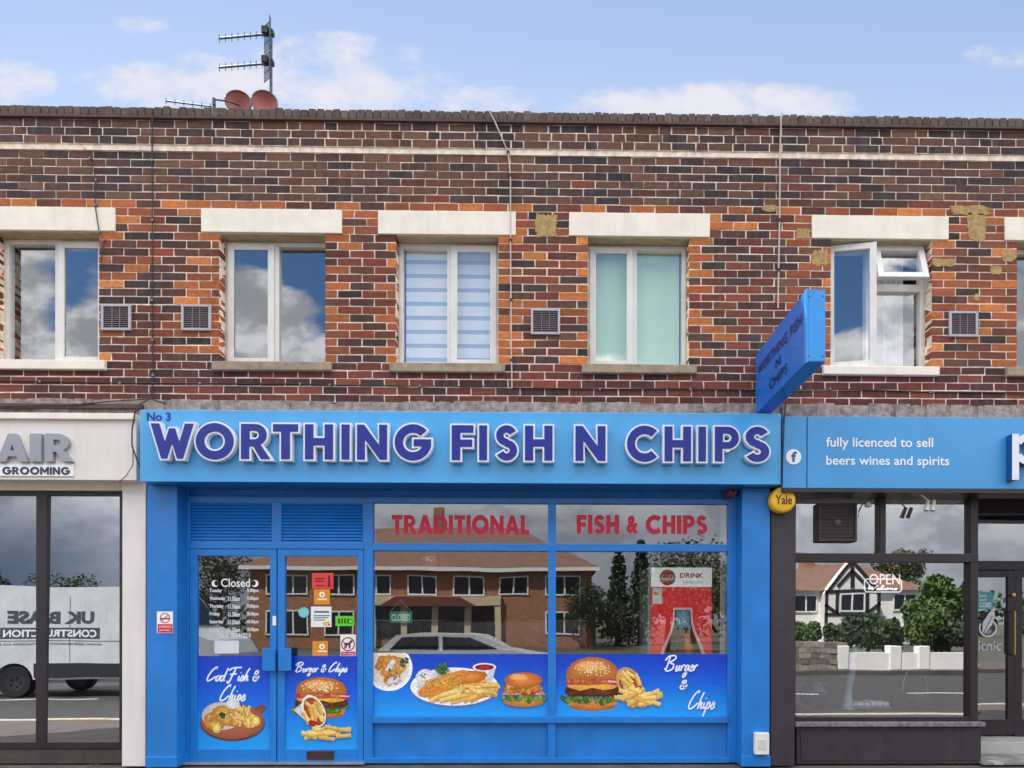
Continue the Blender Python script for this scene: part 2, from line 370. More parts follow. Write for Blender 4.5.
SALONW = mat('salon_white_render', S(226, 220, 214), 0.6, 0.05, 3, 0.15, streak=0.10)
LEDGE = mat('rough_mortar_ledge', S(154, 138, 128), 0.95, 0.5, 16, 1.0, bscale=45)
LEAD = mat('dark_flashing', S(82, 62, 58), 0.7, 0.2, 12, 0.3)
DARKF = mat('dark_frame', S(44, 38, 42), 0.4, 0.1, 8)
CHAR = mat('charcoal_paint', S(55, 47, 54), 0.45, 0.12, 6, 0.15, streak=0.08)
BLACK = mat('black_rubber', S(22, 21, 22), 0.6, 0.15, 10)
BRICK = mat('brick_faces', None, 0.9, 0.26, 26, 0.5, attr=True, bscale=140, streak=0.32)
MORTAR = mat('pale_mortar', S(240, 222, 204), 0.95, 0.30, 14, 0.8, bscale=90)
GREYM = mat('galvanised_metal', S(120, 124, 132), 0.45, 0.1, 20, metal=0.7)
GREYL = mat('grey_letter_metal', S(150, 152, 162), 0.35, 0.05, 8)
CABLEW = mat('pale_cable_sheath', S(190, 180, 172), 0.6, 0.1)
CABLEB = mat('black_cable_sheath', S(42, 34, 36), 0.6, 0.1)
G_UP = glass('upper_window_glass', 0.26, (.98, .99, .98, 1))
G_SHOP = glass('shop_window_glass', 0.27, (.97, .98, .98, 1))
G_SALON = glass('salon_window_glass', 0.60)
G_CAFE = glass('cafe_window_glass', 0.44, (.97, .98, .98, 1))
PRINT = mat('vinyl_print', None, 0.28, 0.015, 6, attr=True)
FOOD = mat('food_print', None, 0.28, 0.24, 55, attr=True)
RED = mat('red_vinyl_lettering', S(212, 10, 54), 0.35, 0.05, 12)

# ------------------------------------------------------------------ the setting
def struct(name, b, mt, **k): return tag(b.build(name, mt, **k), kind='structure')
PAVE = mat('grey_paving', S(88, 79, 73), 0.9, 0.30, 3, 0.4, bscale=40)
ASPH = mat('asphalt', (0.042, 0.040, 0.039, 1), 0.9, 0.25, 4, 0.5, bscale=80)
struct('ground', MB().face([(-400, -400, -0.3), (400, -400, -0.3), (400, 400, -0.3), (-400, 400, -0.3)]), mat('far_ground', S(74, 76, 58), 0.95, 0.3, 0.2))
b = MB()
b.face([(-60, -4.0, -0.13), (60, -4.0, -0.13), (60, 0.6, 0.0), (-60, 0.6, 0.0)])
struct('pavement', b, PAVE)
b = MB(); k = -60
while k < 60:
    b.box(k + 0.004, k + 0.91, -4.15, -4.0, -0.28, -0.118, j=0.002); k += 0.915
struct('kerb', b, mat('kerb_concrete', S(176, 166, 150), 0.9, 0.15, 6, 0.3), bevel=0.01)
struct('road', MB().face([(-60, -13.2, -0.25), (60, -13.2, -0.25), (60, -4.15, -0.25), (-60, -4.15, -0.25)]), ASPH)
b = MB()
for i in range(-14, 15): b.face([(i * 4, -8.25, -0.246), (i * 4 + 2, -8.25, -0.246), (i * 4 + 2, -8.15, -0.246), (i * 4, -8.15, -0.246)])
for y in (-4.45, -4.62): b.face([(-60, y, -0.246), (60, y, -0.246), (60, y + 0.06, -0.246), (-60, y + 0.06, -0.246)], mi=1)
struct('road_markings', b, [mat('road_paint_white', S(225, 225, 222), 0.8, 0.15, 20), mat('road_paint_yellow', S(214, 172, 60), 0.8, 0.15, 20)])
struct('opposite_pavement', MB().box(-60, 60, -15.2, -13.2, -0.4, -0.12), PAVE)

# ------------------------------------------------------------------ terrace: brick upper floor
tb = thing('terrace_building', (0, 0, 0), 'two storey brick terrace with white framed windows above three shops', 'building')
XL, XR = XX(-420, 0), XX(1440, 0)
FY = 0.12                                        # window frame plane
WIN = []                                         # (frame px x0, y0, x1, y1), lintel px, sill px
for fr, li, si in (((5, 244, 99, 362), (-25, 208, 115, 233), (-20, 363, 104, 371)), ((226, 243, 325, 362), (201, 209, 342, 235), (211, 363, 331, 372)),
                   ((399, 246, 498, 363), (378, 211, 516, 236), (389, 364, 505, 372)), ((588, 247, 686, 365), (569, 213, 710, 238), (582, 366, 697, 375)),
                   ((831, 248, 924, 369), (812, 216, 949, 241), (824, 370, 940, 377)), ((1017, 250, 1112, 370), (1005, 219, 1140, 243), (1008, 371, 1122, 379)),
                   ((1222, 252, 1318, 372), (1200, 221, 1340, 246), (1212, 373, 1328, 381)), ((-190, 243, -95, 361), (-215, 206, -72, 231), (-205, 362, -85, 370))):
    fr_ = list(rect(*fr, FY))
    if fr[2] < 550: fr_[1] = at(fr[2], 300, 0)[0]
    else: fr_[0] = at(fr[0], 300, 0)[0]
    WIN.append((tuple(fr_), rect(*li, -0.012), rect(*si, -0.045)))
P = 0.0751
z_or = at(510, 207.8, 0)[1]                      # centre of the orange course above the lintels
Z0 = z_or - 24.5 * P                             # bottom of the lowest course
ZL_T = z_or - 0.5 * P; ZL_B = ZL_T - 3 * P       # lintel top and bottom
ZS = z_or - 19.6 * P                             # sill level
def bands(z0, z1):
    """solid x intervals of the wall between z0 and z1"""
    cuts = []
    for fr, li, si in WIN:
        zc = (z0 + z1) / 2
        if zc > ZL_T or zc < ZS - 0.09: continue
        if zc > ZL_B: cuts.append((li[0], li[1]))
        elif zc > ZS: cuts.append((fr[0] - 0.004, fr[1] + 0.004))
        else: cuts.append((si[0], si[1]))
    x, out = XL, []
    for a, c in sorted(cuts):
        if a - x > 0.02: out.append((x, a, x > XL, True))
        x = max(x, c)
    out.append((x, XR, x > XL, False)); return out
DARK = [(94, 64, 54), (78, 54, 50), (104, 68, 54), (62, 49, 50), (94, 58, 48), (102, 74, 58), (56, 44, 46)]
REDB = [(130, 62, 44), (116, 54, 42), (126, 70, 48), (106, 52, 42), (86, 52, 46), (68, 48, 48), (58, 42, 44), (112, 60, 44), (80, 50, 46), (96, 52, 44)]
LOWB = [(110, 52, 44), (92, 44, 40), (118, 58, 46), (74, 44, 42)]
ORNG = [(184, 104, 52), (172, 94, 48), (194, 116, 56), (158, 84, 48), (146, 76, 48), (166, 88, 46)]
def pick(l, j=0.12):
    c = random.choice(l); k = random.uniform(1 - j, 1 + j); return S(*[min(250, v * k) for v in c])
def patchy(x, z): return math.sin(x * 2.1 + 1.3) * math.sin(x * 0.9 + z * 2.7) + 0.4 * math.sin(x * 5.3 + z * 4)
bw, mo = MB(), MB()
G = 0.0120
def brick(x0, x1, zc, col, h=P - G, yf=0.0):
    y = yf + random.uniform(-0.0050, -0.0022)
    bw.box(x0, x1, y, 0.11, zc - h / 2 + random.uniform(-.0012, .0012), zc + h / 2 + random.uniform(-.0012, .0012), col, j=0.0026)
def lay(a, c, zc, row, jl, jr, palette, orange):
    x = a; first = True
    lead = (0.22 if row % 2 == 0 else 0.106) if jl else random.choice((0.22, 0.106)) * 0 + (0.22 if row % 2 == 0 else 0.106)
    while x < c - 0.012:
        wd = lead if first else 0.2185
        e = x + wd
        if c - e < 0.06: e = c
        elif jr and c - e < 0.16 and c - e > 0.125: e = c - 0.106
        col = pick(palette, 0.16)
        dj = min((x - a) if jl else 9, (c - e) if jr else 9); warm = .5 + .5 * math.sin(zc * 5.3 + a * 3.1) * math.sin(zc * 2.1 + a)
        if orange and (((first and jl) or (e >= c - 0.001 and jr)) and random.random() < orange or dj < .26 and random.random() < .40 * warm): col = pick(ORNG, 0.15)
        brick(x, min(e, c), zc, col); x = e + G; first = False
ZTOPROW = 0
for row in range(25):                            # from above the ledge up to the orange course
    zc = Z0 + (row + 0.5) * P
    for a, c, jl, jr in bands(zc - P / 2, zc + P / 2):
        if row == 24:
            x = a
            while x < c - 0.02:
                e = min(x + 0.2185, c); mid = x
                near = any(li[0] - 0.1 < mid < li[1] + 0.05 for _, li, _ in WIN)
                brick(x, e, zc, pick(ORNG if random.random() < (0.66 if near else 0.42) else REDB, 0.15)); x = e + G
        else:
            lowp = zc < ZS - 0.02
            pal = LOWB if lowp else (REDB if patchy((a + c) / 2, zc) > -0.6 else REDB + DARK[:3])
            lay(a, c, zc, row, jl, jr, pal, 0.0 if lowp else (0.52 if zc < ZL_B else 0.35))
    mo_iv = bands(zc - P / 2, zc + P / 2)
    for a, c, jl, jr in mo_iv: mo.box(a, c, 0.0006, 0.16, zc - P / 2, zc + P / 2)
z1 = Z0 + 25 * P
for row in range(6):                             # plain stretcher courses
    zc = z1 + (row + 0.5) * P; x = XL - (0.114 if row % 2 else 0)
    while x < XR:
        brick(x, x + 0.2185, zc, pick(DARK if random.random() < 0.8 or row > 2 else REDB)); x += 0.228
mo.box(XL, XR, 0.0006, 0.16, z1, z1 + 6 * P)
z2 = z1 + 6 * P
ZB = 0.052
mo.box(XL, XR, -0.012, 0.16, z2, z2 + ZB)        # pale mortar band, the upper courses step forward above it
z3 = z2 + ZB
for row in range(3):
    zc = z3 + (row + 0.5) * P; x = XL - (0.085 if row % 2 else 0); k = 0
    while x < XR:
        wd = 0.2185 if k % 2 == 0 else 0.1045
        brick(x, x + wd, zc, pick(DARK), yf=-0.02); x += wd + G; k += 1
mo.box(XL, XR, -0.0194, 0.16, z3, z3 + 3 * P)
z4 = z3 + 3 * P
bw.build('brick_wall', BRICK, tb)
mo.build('mortar_joints', MORTAR, tb)
b = MB(); b.box(XL, XR, -0.05, 0.16, z4 + 0.002, z4 + 0.022, j=0); b.box(XL, XR, -0.035, 0.16, z4 + 0.022, z4 + 0.034)
b.build('tile_creasing', mat('creasing_tile', S(92, 70, 64), 0.9, 0.3, 20, 0.4), tb)
b = MB(); x = XL
MOSS = [(98, 84, 78), (92, 80, 74), (102, 86, 80), (88, 76, 72), (102, 92, 80)]
while x < XR:
    wd = 0.068 + random.uniform(-.003, .003); b.box(x, x + wd, -0.03 + random.uniform(-.004, .004), 0.19, z4 + 0.034, z4 + 0.118 + random.uniform(-.007, .005), pick(MOSS, .09), j=0.004); x += wd + 0.006
b.build('parapet_coping', mat('coping_brick', None, 0.95, 0.35, 40, 1.0, attr=True, bscale=90), tb, bevel=0.006)
b = MB(); b.box(XL, XR, -0.016, 0.17, z4 + 0.034, z4 + 0.110)
b.build('coping_mortar', mat('dark_mortar', S(112, 100, 92), 0.95, 0.3, 30, 0.6), tb)
ZROOF = z4 + 0.12
# flat roof, side and back walls so the building is a solid volume
b = MB(); b.box(XL, XR, 0.19, 8.0, z4 - 0.25, z4 - 0.15); b.box(XL, XR, 7.8, 8.0, 0.0, z4 - 0.25); b.box(XL, XL + 0.15, 0.3, 7.8, 0.0, z4 - 0.25); b.box(XR - 0.15, XR, 0.3, 7.8, 0.0, z4 - 0.25)
b.build('flat_roof', mat('roofing_felt', S(90, 88, 86), 0.95, 0.2, 6), tb)
# patches of buff render on the brickwork
PATCH = mat('buff_render', S(174, 146, 96), 0.95, 0.35, 22, 0.9, bscale=90)
for (x0, y0, x1, y1) in ((535, 214, 557, 237), (950, 206, 990, 215), (967, 214, 986, 241), (796, 229, 810, 239), (762, 205, 776, 212), (812, 250, 828, 266), (932, 259, 956, 267), (990, 266, 1002, 275), (1002, 250, 1015, 262), (974, 294, 979, 301)):
    X0, X1, a, c = rect(x0, y0, x1, y1, 0); n = 10 + int((X1 - X0) * 20); lp = []
    for i in range(n * 2):
        t = 2 * math.pi * i / (n * 2); cs, sn = math.cos(t), math.sin(t); q = 1 / max(abs(cs), abs(sn)); q = min(q, 1.3) * random.uniform(0.80, 1.10)
        lp.append(((X0 + X1) / 2 + cs * q * (X1 - X0) / 2, (a + c) / 2 + sn * q * (c - a) / 2))
    MB().prism([lp], -0.006, 0.004).build('render_patch', PATCH, tb)
# lintels, sills, windows
SOFF = mat('stained_soffit', S(178, 160, 132), 0.85, 0.2, 12, 0.3)
ZFT = ZL_B
IN_X0, IN_X1 = [], []
def frame_rect(b, x0, x1, z0, z1, t, y0, y1, tb_=None, tt=None):
    tb_ = t if tb_ is None else tb_; tt = t if tt is None else tt
    b.box(x0, x0 + t, y0, y1, z0, z1); b.box(x1 - t, x1, y0, y1, z0, z1)
    b.box(x0 + t, x1 - t, y0, y1, z0, z0 + tb_); b.box(x0 + t, x1 - t, y0, y1, z1 - tt, z1)
def pane(name, x0, x1, z0, z1, y, mt, parent, tilt=(0, 0)):
    a, c = tilt
    return MB().face([(x0, y - a - c, z0), (x1, y + a - c, z0), (x1, y + a + c, z1), (x0, y - a + c, z1)]).build(name, mt, parent)
for i, (fr, li, si) in enumerate(WIN):
    b = MB(); b.box(li[0], li[1], -0.014, 0.16, ZL_B, ZL_T - 0.006, j=0.002); b.build('lintel', CREAM, tb, bevel=0.006)
    b = MB(); b.box(fr[0] + .005, fr[1] - .005, 0.0, 0.16, ZL_B - 0.012, ZL_B - 0.001); b.build('soffit_strip', SOFF, tb)
    b = MB(); zs1 = ZS - 0.002; b.v = []
    b.box(si[0], si[1], -0.045, 0.135, zs1 - 0.085, zs1, j=0.003); o = b.build('sill', CREAM if i in (0, 4) else SILLM, tb, bevel=0.008)
    x0, x1 = fr[0], fr[1]; z0, z1_ = ZS + 0.004, ZL_B - 0.014; t = 0.048
    wn = MB(); frame_rect(wn, x0, x1, z0, z1_, t * 0.8, FY, FY + 0.07); frm = None
    W = x1 - x0
    def win(): return wn.build('window', UPVC, tb, bevel=0.004)
    rt = lambda s=0.0022: (random.uniform(-s, s), random.uniform(-s, s))
    if i == 4:
        xm = x0 + W * 0.44; wn.box(xm - 0.03, xm + 0.03, FY, FY + 0.07, z0 + t * .8, z1_ - t * .8); zt = at(900, 288, FY)[1]
        wn.box(xm + 0.03, x1 - t * .8, FY, FY + 0.07, zt - 0.035, zt + 0.035); frm = win()
        pane('pane', xm + 0.03, x1 - t * .8, z0 + t * .8, zt - 0.035, FY + 0.03, G_UP, frm, rt())
        # side hung sash, ajar: hinge on the left
        s = MB(); sw = xm + 0.028 - x0 - 0.004; hz = z1_ - z0 - 0.01; frame_rect(s, 0, sw, 0, hz, 0.062, -0.045, 0.0)
        so = s.build('opening_sash', UPVC, frm, bevel=0.005, loc=(x0 + 0.004, FY - 0.004, z0 + 0.005)); so.rotation_euler.z = math.radians(-10)
        pane('pane', 0.06, sw - 0.06, 0.06, hz - 0.06, -0.02, G_UP, so)
        s = MB(); sw = x1 - xm - 0.03 - 0.022; hz = z1_ - zt - 0.01; frame_rect(s, 0, sw, -hz, 0, 0.058, -0.045, 0.0)
        so = s.build('top_light', UPVC, frm, bevel=0.005, loc=(xm + 0.022, FY - 0.002, z1_ - 0.006)); so.rotation_euler.x = math.radians(-16)
        pane('pane', 0.056, sw - 0.056, -hz + 0.056, -0.056, -0.02, G_UP, so)
    else:
        left_open = i in (1, 3)
        xm = at({0: 58, 1: 276, 2: 450, 3: 634, 5: 1066, 6: 1270, 7: -142}[i], 300, FY)[0]
        wn.box(xm - 0.028, xm + 0.028, FY, FY + 0.07, z0 + t * .8, z1_ - t * .8); frm = win()
        for a, c, op in ((x0 + t * .8, xm - 0.028, left_open), (xm + 0.028, x1 - t * .8, i in (0, 2, 5))):
            if op:
                s = MB(); frame_rect(s, a - 0.016, c + 0.016, z0 + t * .8 - 0.016, z1_ - t * .8 + 0.016, 0.060, FY - 0.018, FY - 0.001); so = s.build('opening_sash', UPVC, frm, bevel=0.005)
                pane('pane', a + 0.04, c - 0.04, z0 + t * .8 + 0.04, z1_ - t * .8 - 0.04, FY - 0.004, G_UP, so, rt())
            else:
                pane('pane', a, c, z0 + t * .8, z1_ - t * .8, FY + 0.03, G_UP, frm, rt())
# rooms behind
ROOM = mat('room_wall_paint', S(150, 146, 142), 0.9, 0.1, 2)
b = MB(); zc0, zc1 = Z0 + 0.05, z4 - 0.3
b.box(XL + .2, XR - .2, 4.0, 4.1, zc0, zc1); b.box(XL + .2, XR - .2, 0.17, 4.1, zc0 - .05, zc0); b.box(XL + .2, XR - .2, 0.17, 4.1, zc1, zc1 + .05)
for px in (160, 360, 540, 760, 965): x = XX(px, 0); b.box(x - .05, x + .05, 0.17, 4.0, zc0, zc1)
struct('upstairs_rooms', b, ROOM)
# blinds and curtains
def zebra(fr, label):
    x0, x1 = fr[0] + .05, fr[1] - .05; t = thing('window_blind', (x0, 0.24, ZS), label, 'blind'); b = MB(); z = ZL_B - .03; k = 0
    while z > ZS + .02:
        h = 0.095; b.box(x0, x1, 0.200 + (0.002 if k % 2 else 0), 0.204 + (0.002 if k % 2 else 0), max(z - h + (0.055 if k % 2 else 0.0), ZS), z, (S(250, 250, 250) if k % 2 == 0 else S(186, 196, 212))); z -= h if k % 2 == 0 else 0.04; k += 1
    b.build('blind_fabric', mat('zebra_blind', None, 0.8, 0.04, 10, attr=True), t); MB().box(x0, x1, 0.215, 0.26, ZL_B - .05, ZL_B - .012).build('head_rail', UPVC, t)
zebra(WIN[2][0], 'pale blue day and night blind with wide horizontal stripes, third upstairs window')
fr = WIN[3][0]; t = thing('window_blind', (fr[0], 0.22, ZS), 'plain sea green roller blind filling an upstairs window', 'blind')
b = MB(); n = 24
for k in range(n):
    xa, xb = fr[0] + .05 + (fr[1] - fr[0] - .1) * k / n, fr[0] + .05 + (fr[1] - fr[0] - .1) * (k + 1) / n
    ya, yb = 0.20 + .003 * math.sin(k), 0.20 + .003 * math.sin(k + 1)
    b.face([(xa, ya, ZS), (xb, yb, ZS), (xb, yb, ZL_B - .02), (xa, ya, ZL_B - .02)])
b.build('blind_fabric', mat('green_blind', S(214, 238, 192), 0.85, 0.04, 3), t); MB().box(fr[0] + .05, fr[1] - .05, 0.205, 0.25, ZL_B - .05, ZL_B - .012).build('head_rail', UPVC, t)
def curtain(x0, x1, label, mt, y=0.3, amp=0.025):
    b = MB(); n = 40
    for k in range(n):
        xa, xb = x0 + (x1 - x0) * k / n, x0 + (x1 - x0) * (k + 1) / n
        ya, yb = y + amp * math.sin(k * .9), y + amp * math.sin((k + 1) * .9)
        b.face([(xa, ya, ZS - .05), (xb, yb, ZS - .05), (xb, yb, ZL_B + .02), (xa, ya, ZL_B + .02)])
    return tag(b.build('curtain', mt, smooth=True), label, 'curtain')
NET = mat('net_curtain', S(226, 226, 226), 0.9, 0.05, 10)
DKC = mat('taupe_curtain', S(120, 104, 96), 0.9, 0.08, 10)
curtain(WIN[0][0][0] + .02, WIN[0][0][0] + .12, 'narrow taupe curtain at the edge of the leftmost upstairs window', DKC)
x0 = WIN[4][0][0] + (WIN[4][0][1] - WIN[4][0][0]) * .5
curtain(x0, WIN[4][0][1] - .12, 'white curtain behind the lower right pane of the open upstairs window', NET)
curtain(WIN[4][0][0] + .05, WIN[4][0][0] + .16, 'pale curtain drawn back behind the ajar casement', mat('blue_grey_curtain', S(170, 186, 206), 0.9, 0.05, 10))

# ledge over the shop signs
zl0 = Z0 - 0.004
b = MB(); x = XL
while x < XR:
    wd = random.choice((.05, .09, .16, .3)) * random.uniform(.7, 1.3); f_ = random.uniform(-.012, .012)
    b.box(x, x + wd + .004, -0.085 + f_, 0.16, zl0 - 0.17, zl0 - abs(random.gauss(0, .010)) - .001, j=0.004); x += wd
b.build('mortar_ledge', LEDGE, tb)
xs = XX(136, -0.2)
MB().box(XL, xs, -0.13, 0.1, zl0 - 0.105, zl0 - 0.06, j=0.003).build('lead_flashing', LEAD, tb, bevel=0.004)
# supporting beam and party walls behind the shop signs
b = MB(); b.box(XL, XR, 0.002, 0.15, 2.60, zl0 - 0.01)
b.build('support_beam', mat('beam_render', S(120, 116, 112), 0.9, 0.1), tb)

# ------------------------------------------------------------------ chip shop
YF, YP, YFR, YG = -0.30, -0.14, 0.02, 0.05       # sign face, pilaster face, joinery face, glass
# blue fascia sign
sg = thing('shop_sign', (XX(460, YF), YF, 2.6), 'long light blue shop sign reading WORTHING FISH N CHIPS in raised navy letters', 'sign')
X0, X1, Z1_, Z2_ = rect(140, 411, 781, 483, YF)
zb_l, zt_l = at(460, 482.5, YF)[1], at(460, 411.5, YF)[1]
MB().box(X0, X1, YF, -0.015, zb_l, zt_l).build('sign_panel', SIGNB, sg, bevel=0.006)
b = MB(); b.box(X0 + .004, X1 - .004, YF - 0.006, YF - 0.0005, zb_l - 0.004, zb_l + 0.012); b.build('sign_trim', SIGNB, sg)
LET = [('W', 150.6, 193.5), ('O', 195.7, 233.6), ('R', 241, 270), ('T', 273, 298), ('H', 305, 333), ('I', 341.5, 349.5), ('N', 357, 387), ('G', 394.6, 431),
       ('F', 451.7, 473.4), ('I', 479.2, 487), ('S', 495.5, 517.6), ('H', 525, 552.5), ('N', 575.5, 605.5), ('C', 627, 657), ('H', 664.6, 691), ('I', 698.4, 706), ('P', 714.9, 739), ('S', 745, 769.8)]
YL = YF - 0.075
za, zb_ = at(460, 460.0, YL)[1], at(460, 425.2, YL)[1]
for ch, a, c in LET:
    xa, xb = XX(a, YL, 442), XX(c, YL, 442)
    lo = MB().prism(glyph(ch, xa, xb, za, zb_, 0.016), YL + 0.003, YF - 0.012).build('letter', WHITEL, sg)
    MB().prism(glyph(ch, xa, xb, za, zb_), YL - 0.002, YL + 0.0029).build('letter_face', NAVY, lo)
r_ = rect(147, 412.5, 171, 421, YF)
text_mb('No 3', *r_, YF - 0.003, bold=0.03).build('house_number', NAVY, sg)
# faded lighter patches printed on the sign (a wave of paler blue)
# shopfront joinery
sf = thing('chip_shop_facade', (XX(460, YFR), YFR, 0), 'bright blue painted shopfront with double doors and two large windows', 'shopfront')
def ft(px): return XX(px, YFR)
def fz(py, px=460): return at(px, py, YFR)[1]
ZH = zb_l - 0.003
for a, c in ((147, 177), (742, 770)):
    b = MB(); xa, xb = XX(a, YP), XX(c, YP); b.box(xa, xb, YP, 0.16, 0.0, ZH); b.box(xa - .006, xb + .006, YP - .012, 0.16, 0.0, 0.10); b.build('pilaster', BLUE, sf, bevel=0.006)
xi0, xi1 = XX(177, YP) , XX(742, YP)
b = MB(); b.box(xi0, ft(189), YFR, 0.12, 0.0, ZH); b.box(ft(728), xi1, YFR, 0.12, 0.0, ZH); b.box(ft(364), ft(373), YFR - .004, 0.12, 0.0, fz(497.5)); b.box(ft(548), ft(556), YFR - .004, 0.12, 0.0, fz(497.5))
b.box(ft(189), ft(728), YFR - 0.008, 0.12, fz(503), fz(497.5)); b.box(ft(373), ft(728), YFR - .006, 0.12, fz(551), fz(543.5)); b.box(ft(189), ft(364), YFR - .006, 0.12, fz(549.5), fz(543.5))
b.box(ft(373), ft(728), YFR - 0.02, 0.12, fz(723), fz(716.5))
b.build('window_frame', BLUE_D, sf, bevel=0.004)
b = MB(); b.box(ft(189), ft(728), YFR + 0.035, 0.14, fz(497.5), ZH); 
for px in (203, 284, 364, 460, 552, 640): b.box(ft(px), ft(px) + .012, YFR + .028, 0.04 + YFR, fz(497.5), ZH)
b.build('head_panel', BLUE, sf)
b = MB()
for a, c in ((373, 548), (556, 728)): b.box(ft(a), ft(c), YFR + 0.03, 0.14, 0.0, fz(723))
b.box(ft(366), ft(730), YFR - .01, 0.14, 0.0, 0.05)
b.build('stall_riser', BLUE, sf, bevel=0.003)
for a, c in ((189, 273), (280, 364)):            # louvre panels
    b = MB(); za1, zb1 = fz(543.5), fz(503); n = 13
    b.box(ft(a), ft(c), YFR + .024, .12, za1, zb1)
    for k in range(n):
        z = za1 + (zb1 - za1) * (k + .5) / n; h = (zb1 - za1) / n * .5; x0, x1 = ft(a) + .01, ft(c) - .01
        b.face([(x0, YFR + .004, z - h), (x1, YFR + .004, z - h), (x1, YFR + .020, z + h), (x0, YFR + .020, z + h)])
        b.face([(x0, YFR + .004, z - h), (x1, YFR + .004, z - h), (x1, YFR + .022, z - h + .002), (x0, YFR + .022, z - h + .002)])
    frame_rect(b, ft(a), ft(c), za1, zb1, 0.012, YFR, YFR + .046)
    b.build('louvre_panel', BLUE_D, sf)
b = MB(); b.box(ft(273), ft(280), YFR, .12, fz(543.5), fz(503)); b.build('louvre_mullion', BLUE_D, sf)
for a, c, za1, zb1, tl in ((373, 548, 543.5, 503, .002), (556, 728, 543.5, 503, -.002), (373, 548, 716.5, 551, .0015), (556, 728, 716.5, 551, -.002)):
    pane('pane', ft(a), ft(c), fz(za1), fz(zb1), YG, G_SHOP, sf, (tl, 0.0))
BL_IN = mat('blue_glazing_bead', S(20, 70, 150), 0.5, 0.05)
for a, c in ((189.5, 276.5), (277.5, 363.5)):     # the two door leaves
    b = MB(); x0, x1, z0, z1_ = ft(a), ft(c), 0.015, fz(549.8)
    ga, gc = (197, 270) if a < 200 else (285, 357.5)
    gx0, gx1, gz0, gz1 = ft(ga), ft(gc), fz(749), fz(556.5)
    b.box(x0, gx0, YFR, YFR + .05, z0, z1_); b.box(gx1, x1, YFR, YFR + .05, z0, z1_); b.box(gx0, gx1, YFR, YFR + .05, z0, gz0); b.box(gx0, gx1, YFR, YFR + .05, gz1, z1_)
    d = b.build('door', BLUE_D, sf, bevel=0.003)
    pane('pane', gx0, gx1, gz0, gz1, YFR + .02, G_SHOP, d, (0.0012 if a < 200 else -.002, 0))
    ha, hc = (262, 275) if a < 200 else (278, 291)
    b = MB(); hx0, hx1, hz0, hz1 = rect(ha, 648, hc, 671, YFR - .06)
    b.box(hx0, hx1, YFR - .06, YFR - .045, hz0, hz1); b.box(hx0 + .02, hx1 - .02, YFR - .045, YFR, hz1 - .05, hz1 - .03); b.box(hx0 + .02, hx1 - .02, YFR - .045, YFR, hz0 + .03, hz0 + .05)
    b.build('handle', BLUE_D, d, bevel=0.004)
    if a > 200:
        b = MB(); lx0, lx1, lz0, lz1 = rect(307, 751, 334, 759.5, YFR); frame_rect(b, lx0, lx1, lz0, lz1, .008, YFR - .008, YFR - .001); b.box(lx0 + .008, lx1 - .008, YFR - .005, YFR - .001, lz0 + .008, lz1 - .008)
        b.build('letterbox', mat('bronze_letterbox', S(88, 62, 54), 0.4, 0.15, 30, metal=0.5), d)
    else:
        b = MB(); b.box(*rect(272.6, 616, 276, 625.5, YFR - .003)[:2], YFR - .004, YFR - .0005, *rect(272.6, 616, 276, 625.5, YFR - .003)[2:]); b.build('lock_plate', WHITE, d)
MB().box(ft(187), ft(366), YFR - .06, .12, 0.0, 0.016).build('threshold', mat('aluminium_threshold', S(160, 165, 172), 0.4, 0.1, metal=0.5), sf)

MB().box(xi0, xi1, YF + .03, .12, ZH + .0005, ZH + .018).build('sign_soffit', BLUE, sf)
# window lettering
YV = YG - 0.004
def word(name, s, x0, x1, z0, z1, y, mt, d, label, gap=0.13):
    t = thing(name, ((x0 + x1) / 2, y, z0), label, 'lettering'); adv = []; cx = 0
    for ch in s:
        wd = .34 if ch == ' ' else .72 if ch == '&' else GLY[ch][0]
        adv.append((ch, cx, cx + wd)); cx += wd + (0 if ch == ' ' else gap)
    k = (x1 - x0) / (cx - gap)
    for ch, a, c in adv:
        if ch == ' ': continue
        if ch == '&': text_mb('&', x0 + a * k, x0 + c * k, z0, z1, y, bold=.05).build('letter', mt, t)
        else: MB().prism(glyph(ch, x0 + a * k, x0 + c * k, z0, z1, d), y - .001, y).build('letter', mt, t)
    return t
word('window_lettering', 'TRADITIONAL', *rect(392, 515.5, 529, 533.5, YV), YV, RED, .003, 'red capitals TRADITIONAL on the upper pane above the fish plate picture')
word('window_lettering', 'FISH & CHIPS', *rect(577, 515.5, 707, 533.5, YV), YV, RED, .003, 'red capitals FISH & CHIPS on the upper pane at the right')

